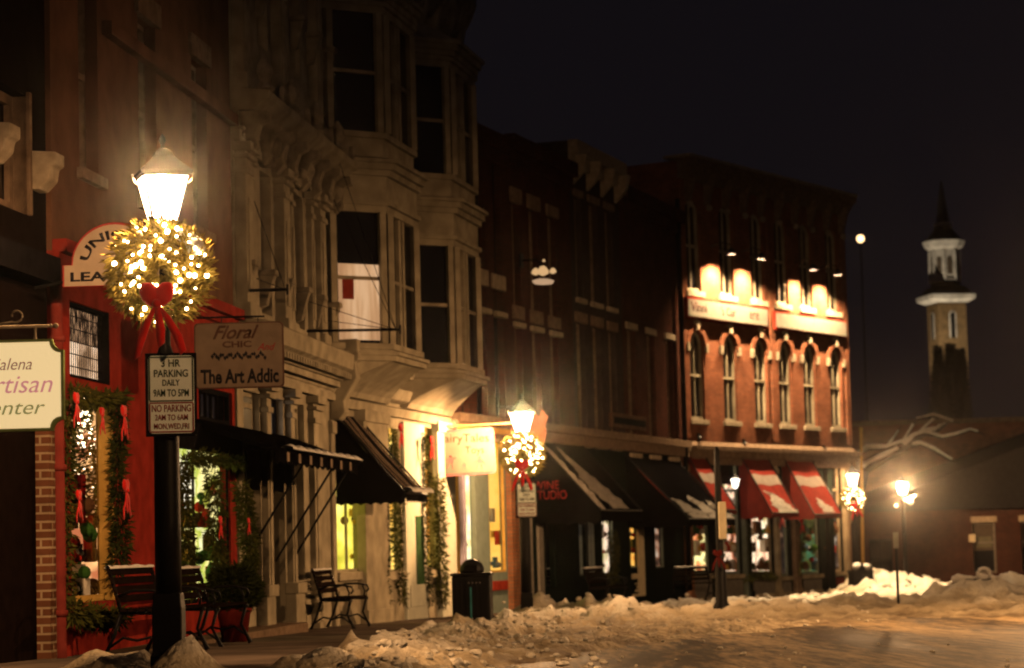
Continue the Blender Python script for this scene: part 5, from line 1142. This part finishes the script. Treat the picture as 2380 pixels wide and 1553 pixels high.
# ------------------------------------------------------------------ posts and small street signs
g = gnd(1678, 1420); t = thing('street_lamp', 'black post with narrow white sign seen edge on and a faded red bow', 'post', (g.x, g.y, zg(g.y)-.05)); g = Vector((g.x, g.y, zg(g.y))); s_ = FPX/g.y; t.name = 'sign_post'
MB().lathe([(.17, 0), (.17, .12), (.11, .22), (.10, .85), (.07, .95), (.06, 2.5), (.05, 3.0), (.02, 3.05)], n=14).build('post', M['black'], t, True)
P = at(1678, 1210, g.y-.1)-t.location; MB().box(P.x-.065, P.x+.065, P.y-.2, P.y+.0, P.z-.34, P.z+.34).build('sign_plate', M['signwhite'], t, bevel=.01)
P = at(1668, 1292, g.y-.2)-t.location; bow(t, (P.x, P.y, P.z), .17, mat('faded_red_bow', (.12, .015, .012), .8))
t = fthing(CF, 'wall_lantern', 'small white lantern on the dark post between the red awnings', 'lamp'); u, z = CF.uz(1709, 1122, .3)
MB().lathe([(.02, -.16), (.06, -.12), (.12, .10), (.02, .12)], (u, -.3, z), 6).build('lantern_glass', emit('small_lantern_glass', (1, .85, .7), 5), t); MB().tube([(u, 0, z+.05), (u, -.2, z+.2), (u, -.3, z+.13)], .015).lathe([(.14, .12), (.05, .2), (.01, .24)], (u, -.3, z), 6).build('lantern_frame', M['black'], t)
P0, P1 = at(2005, 1345, 76), at(2001, 998, 76); t = thing('pale_pole', 'tall thin pale yellow pole behind the corner lamp', 'pole', P0); MB().tube([(0, 0, -.6), tuple(P1-P0)], [.055, .04], 10).build('post', M['yellowframe'], t, True); MB().sphere(tuple(P1-P0), .06).build('finial', M['yellowframe'], t, True)
P0 = gnd(2088, 1402); t = thing('sign_post', 'thin dark post with small pale sign plate standing in the snow', 'sign', (P0.x, P0.y, P0.z)); k = sc(P0.y)
MB().tube([(0, 0, -.2), (0, 0, 155*k)], .03, 8).build('post', M['black'], t); MB().box(-7*k, 6*k, -.035, -.02, 126*k, 163*k).build('sign_plate', M['greypaint'], t, bevel=.005)
# ------------------------------------------------------------------ garlands and greenery
def garland(F, nm, lab, pts, r, n, m=None, bows=(), cat='garland', off=.12, L=.11, W=.013, lights=0):
    t = fthing(F, nm, lab, cat); P = []
    for (x, y) in pts: u, z = F.uz(x, y, off); P.append((u, -off, z))
    scatter(along(P, r), n, L, W, m or M['leaf'], 'foliage', t)
    for (x, y, s) in bows: u, z = F.uz(x, y, off+.14); bow(t, (u, -off-.16, z), s)
    return t
garland(RF, 'garland', 'evergreen garland with red ribbons framing the near lit shop window', [(150, 1395), (152, 1180), (150, 1000), (165, 915), (205, 925), (250, 930), (285, 925)], 0.099, 1920, bows=((172, 935, .16), (178, 1160, .15), (232, 965, .13)))
garland(RF, 'garland', 'evergreen garland hanging down the red wall with a red bow', [(272, 915), (278, 1000), (272, 1120), (282, 1240), (270, 1330)], 0.099, 1560, M['leafdark'], bows=((283, 965, .17), (288, 1140, .19)), off=.16)
garland(RF, 'planter_greenery', 'fir branches heaped in the window box under the near shop window', [(160, 1420), (200, 1430), (245, 1440), (280, 1430)], 0.128, 1320, M['leaf'], cat='greenery', off=.22)
garland(RF, 'garland', 'green lit garland across the top of the flower shop window', [(415, 1130), (425, 1075), (470, 1060), (520, 1068), (560, 1075)], 0.093, 1140, M['leaf'], off=.1)
garland(RF, 'garland', 'garland strand hanging inside the lamp post side of the flower window', [(425, 1100), (430, 1200), (436, 1300), (445, 1380)], 0.087, 1320, M['leaf'], off=.08, bows=((458, 1375, .15),))
garland(RF, 'garland', 'garland strand with dried flowers in the middle of the flower window', [(492, 1090), (505, 1180), (498, 1260), (520, 1330), (505, 1390)], 0.116, 1680, M['leaf'], off=.08, bows=((508, 1215, .13),))
garland(AF, 'garland', 'yellow green garland on the pilaster right of the flower window', [(560, 1130), (575, 1210), (582, 1300), (570, 1380)], 0.116, 1560, M['leaf'], off=.3, bows=((574, 1215, .1),))
garland(BF, 'garland', 'thin garland on the column left of the white shop door', [(893, 1175), (896, 1260), (893, 1340), (900, 1400)], 0.058, 720, M['leafdark'], off=.1)
garland(BF, 'garland', 'garland with red bow along the left edge of the white shop door', [(905, 1005), (915, 1060), (925, 1150), (922, 1250), (930, 1340), (935, 1400)], 0.099, 1800, M['leaf'], bows=((928, 1000, .2),), off=.1)
garland(BF, 'garland', 'garland with red bow between the white shop door and the orange window', [(988, 1010), (990, 1100), (988, 1200), (990, 1300), (1000, 1400)], 0.075, 1320, M['leafdark'], bows=((1000, 1030, .2),), off=.12)
garland(BF, 'garland', 'thick garland down the pale post beside the toy shop sign', [(1018, 1110), (1024, 1200), (1024, 1300), (1030, 1400)], 0.110, 1800, M['leaf'], off=.16)
garland(MF, 'garland', 'small fir tree at the white goods window under the awning', [(1424, 1240), (1428, 1290), (1425, 1350)], 0.128, 900, M['leaf'], off=.4, cat='small tree')
garland(CF, 'window_greenery', 'fir boughs in the window box under the middle red awning', [(1735, 1345), (1765, 1335), (1800, 1340)], 0.162, 1080, M['leaf'], cat='greenery', off=.15, bows=((1815, 1200, .22),))
garland(CF, 'garland', 'garland strand left of the middle shop window of the corner building', [(1738, 1215), (1738, 1280), (1742, 1330)], 0.116, 660, M['leafdark'])
garland(CF, 'garland', 'garland with red bow between the two right hand shop windows', [(1852, 1200), (1862, 1250), (1855, 1330)], 0.145, 960, M['leaf'], bows=((1862, 1215, .2),))
# potted shrub in front of the flower shop
P = gnd(545, 1492); t = thing('potted_shrub', 'dark bushy evergreen in a red planter before the flower shop', 'potted plant', (P.x, P.y, P.z)); k = sc(P.y)
MB().lathe([(.15, 0), (.20, .34), (.22, .36), (.22, .41), (.19, .41), (.18, .38)], n=18).build('planter', M['pot'], t, True)
def shrub():
    a = random.uniform(0, 6.283); z = random.random(); r = .30*math.sin(math.pi*(.12+.8*z))**.6*random.random()**.4*(1+.3*noise.noise(Vector((a*2, z*4, 1)))); return (r*math.cos(a), r*math.sin(a), .38+z*.52), (math.cos(a), math.sin(a), .3)
scatter(shrub, 3600, .11, .017, M['leafdark'], 'foliage', t)
P = gnd(462, 1478); t = thing('planter_box', 'small dark red planter with poinsettia leaves by the lamp post', 'planter', (P.x, P.y, P.z)); MB().lathe([(.14, 0), (.19, .26), (.2, .3), (.16, .3)], n=14).build('planter', M['pot'], t, True)
scatter(lambda: ((random.gauss(0, .1), random.gauss(0, .1), .34+random.random()*.28), (random.uniform(-1, 1), random.uniform(-1, 1), .6)), 420, .12, .03, M['ribbon'], 'red_leaves', t); scatter(lambda: ((random.gauss(0, .12), random.gauss(0, .12), .3+random.random()*.3), (random.uniform(-1, 1), random.uniform(-1, 1), .3)), 600, .14, .02, M['leafdark'], 'foliage', t)
# lit tree of tiny bulbs inside the near window
t = fthing(RF, 'lit_window_tree', 'dense cluster of tiny white lights on a small tree inside the near shop window', 'christmas tree'); u, z = RF.uz(200, 1010, -.26)
ml = emit('tiny_white_bulb', (1, .74, .45), 9); rnd = random.Random(11); sph = MB().sphere((0, 0, 0), .012, 6, 4).build('tiny_light', ml, t, True)
for k in range(95):
    zz = rnd.uniform(-.62, .42) if k > 55 else rnd.uniform(-.15, .42); rr = .42*(1-(zz+.6)/1.5); a = rnd.uniform(0, 6.28); o = sph if k == 0 else bpy.data.objects.new('tiny_light', sph.data)
    if k: C.objects.link(o); o.parent = t
    o.location = (u+rr*rnd.random()**.5*1.2*math.cos(a), .26+.16*rr*math.sin(a), z+zz)
def tr():
    zz = random.uniform(-.9, .5); rr = .45*(1-(zz+.9)/1.6); a = random.uniform(0, 6.28); return (u+rr*1.1*math.cos(a), .30+.2*rr*math.sin(a), z+zz), (math.cos(a), math.sin(a), .2)
scatter(tr, 1500, .10, .014, M['leaf'], 'foliage', t); MB().tube([(u, .5, z-1.3), (u, .5, z+.5)], .02).build('trunk', M['bark'], t)
# goods in the lit windows
def goods(F, nm, lab, x0, x1, y0, y1, cols, n, off=-.3, smin=.04, smax=.12, off2=.1, shelf=True):
    t = fthing(F, nm, lab, 'goods'); t['kind'] = 'stuff'; rnd = random.Random(int(x0)); per = {}
    for k in range(n):
        x = rnd.uniform(x0, x1); y = rnd.choice([y0+(y1-y0)*q/3 for q in range(1, 4)]) if shelf and rnd.random() < .7 else rnd.uniform(y0, y1)
        u, z = F.uz(x, y, off); s = rnd.uniform(smin, smax); c = rnd.choice(cols); b = per.setdefault(c, MB()); f = rnd.random(); yy = -off+rnd.uniform(-off2, off2)
        if f < .35: b.box(u-s*.5, u+s*.5, yy, yy+s*.6, z, z+s*rnd.uniform(.8, 2))
        elif f < .65: b.lathe([(.01, 0), (s*.4, .01), (s*.5, s*.5), (s*.25, s*1.0), (s*.12, s*1.3), (.01, s*1.35)], (u, yy, z), 8)
        else: b.sphere((u, yy, z+s*.5), s*.5, 8, 6)
    for c, b in per.items(): b.build('merchandise', M_g(c), t, kind='stuff')
    return t
_mg = {}
def M_g(c):
    if c not in _mg: _mg[c] = mat('goods_colour', c, .5, var=.2)
    return _mg[c]
RED, GRN, WHT, GLD, BRN, BLU = (.5, .03, .02), (.05, .14, .03), (.75, .68, .58), (.6, .36, .08), (.12, .06, .03), (.1, .2, .35)
goods(RF, 'window_goods', 'baskets, boots and ornaments in the near shop window', 165, 235, 1150, 1385, [RED, BRN, GLD, WHT, GRN], 60, off=-.2, smin=.06, smax=.2)
goods(RF, 'window_goods', 'flower buckets and dried bunches in the flower shop window', 415, 520, 1150, 1380, [GRN, GRN, RED, GLD, BRN], 60, off=-.2, smin=.06, smax=.2)
goods(BF, 'window_goods', 'hanging baskets in the yellow lit gift window', 790, 830, 1180, 1300, [GLD, BRN], 5, off=-.2, smin=.08, smax=.16)
goods(MF, 'window_goods', 'toys and red candy canes in the toy shop windows', 1056, 1170, 1160, 1320, [RED, WHT, GLD, BLU], 40, off=-.2, smin=.05, smax=.18)
goods(MF, 'window_goods', 'red and white ornaments in the windows under the black awnings', 1336, 1482, 1210, 1325, [RED, RED, WHT, GRN], 60, off=-.2, smin=.06, smax=.2)
goods(CF, 'window_goods', 'christmas goods in the corner building windows', 1605, 1800, 1200, 1325, [RED, GRN, WHT, GLD, BRN], 110, off=-.2, smin=.08, smax=.28)
goods(CF, 'window_goods', 'dark ornaments in the last corner building windows', 1865, 1955, 1200, 1325, [RED, GRN, BRN, BLU], 40, off=-.2, smin=.08, smax=.28)
# ------------------------------------------------------------------ far right: low brick building, lit wall, tree, church, hill
bx = at(2185, 1300, 100); z0w = zg(100)-.3; t = thing('low_brick_building', 'low dark brick building with dark sloping roof and pale lintels, right of the corner', 'building', (bx.x, 100, z0w)); k = sc(100)
def X(px): return (px-2185)*k
def Z(py, px=2185): return at(px, py, 100).z-z0w
wall(t, 'wall', M['darkbrick'], X(1990), X(2480), 0, Z(1186), [(X(2262), X(2316), Z(1335), Z(1217)), (X(2374), X(2430), Z(1335), Z(1217)), (X(2022), X(2076), Z(1345), Z(1250))], rev=.2, depth=8)
for a, c in ((2262, 2316), (2374, 2430)): window(t, X(a), X(c), Z(1335), Z(1217), fm=M['greypaint'], rev=.2, mull=0, lintel=M['stone'], linh=14*k, linover=.06, rail=.6)
window(t, X(2022), X(2076), Z(1345), Z(1250), fm=M['darkgreen'], rev=.2, mull=1)
b = MB(); b.quad((X(2272), .19, Z(1275)), (X(2308), .19, Z(1275)), (X(2308), .19, Z(1250)), (X(2272), .19, Z(1250))); b.build('window_blind', mat('pale_blind', (.16, .15, .10), .8), t)
b = MB(); b.loft([[(X(1985), -.4, Z(1186)), (X(2480), -.4, Z(1186)), (X(2480), 8, Z(1186)), (X(1985), 8, Z(1186))], [(X(1985), -.1, Z(1176)), (X(2480), -.1, Z(1010)), (X(2480), 5, Z(990)), (X(1985), 5, Z(1160))]]); b.build('roof', M['slate'], t)
MB().box(X(2253), X(2268), -.06, -.02, Z(1262), Z(1244)).build('wall_notice', M['signwhite'], t)
P = at(2180, 1150, 110); t = thing('background_building', 'tall brown wall glowing faintly behind the distant street lamp', 'building', (P.x, 110, zg(110)-.4)); k2 = sc(110)
wall(t, 'wall', M['redbrick'], -230*k2, 300*k2, 0, at(2180, 985, 110).z-zg(110)+.4, [], depth=9); MB().box(-232*k2, 302*k2, -.3, 0, at(2180, 985, 110).z-zg(110)+.4, at(2180, 985, 110).z-zg(110)+.6).build('cornice', M['stoned'], t)
# snowy tree limbs
t = thing('bare_tree', 'bare tree with snow lying along its spreading limbs, behind the corner lamp', 'tree', (at(1983, 1360, 80).x, 80, zg(80)-.3)); oT = t.location
def T(px, py, y=80): return at(px, py, y)-oT
trunk = [T(1983, 1360), T(1985, 1250), T(1990, 1150), T(2004, 1096)]
limbs = [([T(2004, 1096), T(2030, 1078), T(2062, 1062), T(2100, 1042)], [.2, .16, .13, .11]), ([T(2100, 1042), T(2125, 1018), T(2150, 1008), T(2180, 1000), T(2200, 985, 79)], [.14, .12, .1, .08, .03]), ([T(2110, 1036), T(2140, 1034), T(2170, 1046), T(2203, 1066), T(2222, 1075)], [.09, .07, .06, .05, .02]), ([T(2150, 1008), T(2190, 1018, 79), T(2220, 1012, 79), T(2255, 1000, 79), T(2290, 1010, 79)], [.07, .05, .045, .035, .015]), ([T(1990, 1140), T(1995, 1060), T(2015, 1043), T(2060, 1042), T(2100, 1028), T(2130, 975)], [.12, .1, .08, .06, .05, .02]), ([T(2060, 1042), T(2080, 1015), T(2095, 990)], [.03, .02, .01]), ([T(2130, 1012), T(2160, 985), T(2180, 965)], [.04, .03, .01]), ([T(2130, 975), T(2170, 965), T(2230, 985)], [.03, .02, .01])]
MB().tube(trunk, [.34, .3, .27, .24], 12).build('trunk', M['bark'], t, True)
for pth, r in limbs: MB().tube(pth, r, 8).build('limb', M['bark'], t, True)
for (pth, r) in limbs:
    P = [Vector(p) for p in pth]; pp = []; rr = []
    for i in range(len(P)-1):
        n = max(2, int((P[i+1]-P[i]).length/.18))
        for q in range(n):
            f = q/n; c = P[i].lerp(P[i+1], f); ra = r[i]+(r[i+1]-r[i])*f; w_ = noise.noise(c*2.3); pp.append((c.x, c.y-ra*.3, c.z+ra*.75+.02)); rr.append(max(.012, ra*.55+.045*(.6+w_)))
    MB().tube(pp, rr, 7).build('snow_ridge', M['snow'], t, True)
# snowy bench-like ornament at the far right
P = gnd(2283, 1385); k = sc(P.y); t = thing('snowy_monument', 'dark park monument capped with snow, with a round ring on top, at the far right', 'monument', (P.x, P.y, P.z-.1))
b = MB(); b.box(-40*k, 35*k, -.3, .5, 15*k, 50*k).box(-18*k, 12*k, -.35, .55, -5*k, 48*k).box(35*k, 68*k, -.2, .4, 20*k, 48*k); b.build('plinth', M['blackmatte'], t, bevel=.03)
b = MB(); b.tube([(14*k*math.cos(R_(a)), -.3, 62*k+11*k*math.sin(R_(a))) for a in range(0, 361, 20)], 4*k, 8); b.build('ring', M['snow'], t, True)
b = MB()
for q in range(16): x = (-62+q*8.5)*k; b.sphere((x, 0, (50+3*math.sin(q))*k), 8*k*(1+.2*math.sin(q*2)), 9, 6)
b.build('snow_cap', M['snow'], t, True)
MB().box(-70*k, -42*k, -.2, .4, 5*k, 42*k).build('side_block', M['darkbrick'], t, bevel=.03)
# hill
b = MB(); nx, ny = 40, 16
def hz(x, y): f = min(1, max(0, (y-125)/80)); f = f*f*(3-2*f); return zg(100)-.3+f*(9+8*math.exp(-((x-8)/20)**2))+1.2*noise.noise(Vector((x*.05, y*.05, 0)))*f
g = [[(-60+i*6, 120+j*12, hz(-60+i*6, 120+j*12)) for i in range(nx)] for j in range(ny)]
for j in range(ny-1):
    for i in range(nx-1): b.quad(g[j][i], g[j][i+1], g[j+1][i+1], g[j+1][i])
o = b.build('hill', mat('dark_hillside', (.012, .012, .010), .95), None, True); o['kind'] = 'structure'
# church tower
Y = 200; ct = at(2203, 800, Y); k = sc(Y); ccx = ct.x; zb = hz(ccx, Y)
t = thing('church_tower', 'floodlit pale church steeple on the hill, upper stages fading into the night', 'church', (ccx, Y, zb-.5)); 
def ZC(py): return at(2203, py, Y).z-(zb-.5)
def oct_(r, z0, z1, r1=None, n=8): 
    r1 = r if r1 is None else r1; ph = math.pi/8+R_(12)
    return [[(r*math.cos(2*math.pi*j/n+ph), r*math.sin(2*math.pi*j/n+ph), z0) for j in range(n)], [(r1*math.cos(2*math.pi*j/n+ph), r1*math.sin(2*math.pi*j/n+ph), z1) for j in range(n)]]
def sq_(r, z, rot=R_(12)): return [(r*math.sqrt(2)*math.cos(rot+R_(45+90*q)), r*math.sqrt(2)*math.sin(rot+R_(45+90*q)), z) for q in range(4)]
MB().loft([sq_(37*k*.93, 0), sq_(37*k*.93, ZC(708))]).build('brick_stage', M['churchbrick'], t)
MB().loft([sq_(38*k, ZC(706)), sq_(52*k, ZC(698)), sq_(53*k, ZC(688))]).build('stage_cornice', M['church'], t)
MB().loft([sq_(50*k, ZC(688)), sq_(34*k, ZC(668))]).build('stage_roof', M['slate'], t)  # dark tiers up to the belfry ledge: shadow painted as dark material
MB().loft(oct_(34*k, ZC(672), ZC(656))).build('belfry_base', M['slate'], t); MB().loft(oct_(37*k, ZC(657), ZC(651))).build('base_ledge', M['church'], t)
MB().loft(oct_(33*k, ZC(651), ZC(582))).build('belfry', M['church'], t)
MB().loft(oct_(36*k, ZC(582), ZC(576), 42*k)).build('belfry_frieze', M['church'], t); MB().loft(oct_(44*k, ZC(576), ZC(562), 50*k)).build('belfry_cornice', M['church'], t)
MB().loft([oct_(45*k, ZC(562), 0)[0], oct_(22*k, ZC(535), 0)[0], oct_(19*k, ZC(524), 0)[0]]).build('dome', M['slate'], t); MB().loft(oct_(22*k, ZC(524), ZC(519))).build('lantern_ledge', M['church'], t); MB().loft([oct_(16*k, ZC(519), 0)[0], oct_(2*k, ZC(420), 0)[0]]).build('spire', M['slate'], t)
rot = R_(12)
for q in range(8):
    a = math.pi/8+R_(12)+q*math.pi/4; MB().tube([(34*k*math.cos(a), 34*k*math.sin(a), ZC(651)), (34*k*math.cos(a), 34*k*math.sin(a), ZC(584))], 3.5*k, 8).build('belfry_column', M['church'], t)
    am = a+math.pi/8; rr = 33*k*math.cos(math.pi/8)+.01; c_, s_ = math.cos(am), math.sin(am)
    b = MB(); pts = [(-6*k, ZC(640)), (6*k, ZC(640)), (6*k, ZC(606))]+[(6*k*math.cos(R_(w_)), ZC(606)+6*k*math.sin(R_(w_))) for w_ in range(20, 170, 20)]+[(-6*k, ZC(606))]
    b.loft([[(rr*c_-x*s_, rr*s_+x*c_, z) for x, z in pts], [((rr+.04)*c_-x*s_, (rr+.04)*s_+x*c_, z) for x, z in pts]]); b.build('louvre', mat('church_louvre', (.14, .11, .08), .8) if q == 0 else bpy.data.materials['church_louvre'], t)
for rq in (-90, 0, 90, 180):
    am = rot+R_(rq); rr = 37*k*.93+.01; c_, s_ = math.cos(am), math.sin(am)
    for wz, dd, mm, nm in ((9, .03, M['church'], 'window_surround'), (5.5, .06, M['slate'], 'belfry_window')):
        pts = [(-wz*k, ZC(788)), (wz*k, ZC(788)), (wz*k, ZC(735))]+[(wz*k*math.cos(R_(w_)), ZC(735)+wz*k*math.sin(R_(w_))) for w_ in range(20, 170, 20)]+[(-wz*k, ZC(735))]
        b = MB(); b.loft([[(rr*c_-x*s_, rr*s_+x*c_, z) for x, z in pts], [((rr+dd)*c_-x*s_, (rr+dd)*s_+x*c_, z) for x, z in pts]]); b.build(nm, mm, t)
# its floodlight, fixed to a mast below the tower
FL = Vector((ccx-4, Y-9, hz(ccx-4, Y-9)+1.2)); t = thing('floodlight', 'floodlight on the dark hill aimed up at the church', 'floodlight', FL)
MB().box(-.3, .3, -.15, .15, -.2, .2).tube([(0, 0, -1.4), (0, 0, -.2)], .04).build('housing', M['black'], t)
ld = bpy.data.lights.new('church_flood', 'SPOT'); ld.energy = 5500; ld.color = (1, .80, .55); ld.spot_size = R_(60); ld.spot_blend = .3; ld.shadow_soft_size = .15
lo = bpy.data.objects.new('church_flood', ld); C.objects.link(lo); lo.location = FL+Vector((0, .4, .3)); tgt = Vector((ccx, Y, at(2203, 660, Y).z)); lo.rotation_euler = (tgt-lo.location).to_track_quat('-Z', 'Y').to_euler()
M['conifer'] = mat('night_conifer', (.006, .008, .004), .9, bump=0)
# dark evergreens in front of the tower foot
for i, (px, w_, top, lab) in enumerate(((2180, 30, 806, 'dark conifer left of the church tower foot'), (2232, 22, 812, 'slim dark conifer right of the church tower foot'), (2208, 26, 800, 'dark conifer straight before the church tower foot'))):
    P = at(px, top, 188); zb2 = hz(P.x, 188); H = P.z-zb2; t = thing('conifer', lab, 'tree', (P.x, 188, zb2)); MB().tube([(0, 0, 0), (0, 0, H*.9)], [.15, .03]).build('trunk', M['bark'], t)
    def cf():
        z = random.random(); r = w_*sc(188)*.9*(1-z)*random.random()**.5; a = random.uniform(0, 6.28); return (r*math.cos(a), r*math.sin(a), z*H), (math.cos(a), math.sin(a), -.2)
    scatter(cf, 3500, .45, .09, M['conifer'], 'crown', t)

# ------------------------------------------------------------------ thin haze volume, added to give the lanterns their halos
b = MB().box(-60, 110, -25, 262, -2.4, 60).build('added_halo_haze', M['glass']); b['kind'] = 'stuff'
m = bpy.data.materials.new('halo_haze'); m.use_nodes = True; n = m.node_tree.nodes; n.remove(n['Principled BSDF']); v = n.new('ShaderNodeVolumePrincipled'); v.inputs['Density'].default_value = .0003; v.inputs['Color'].default_value = (.95, .95, .95, 1); v.inputs['Anisotropy'].default_value = .984
m.node_tree.links.new(v.outputs[0], n['Material Output'].inputs['Volume']); b.data.materials.clear(); b.data.materials.append(m)
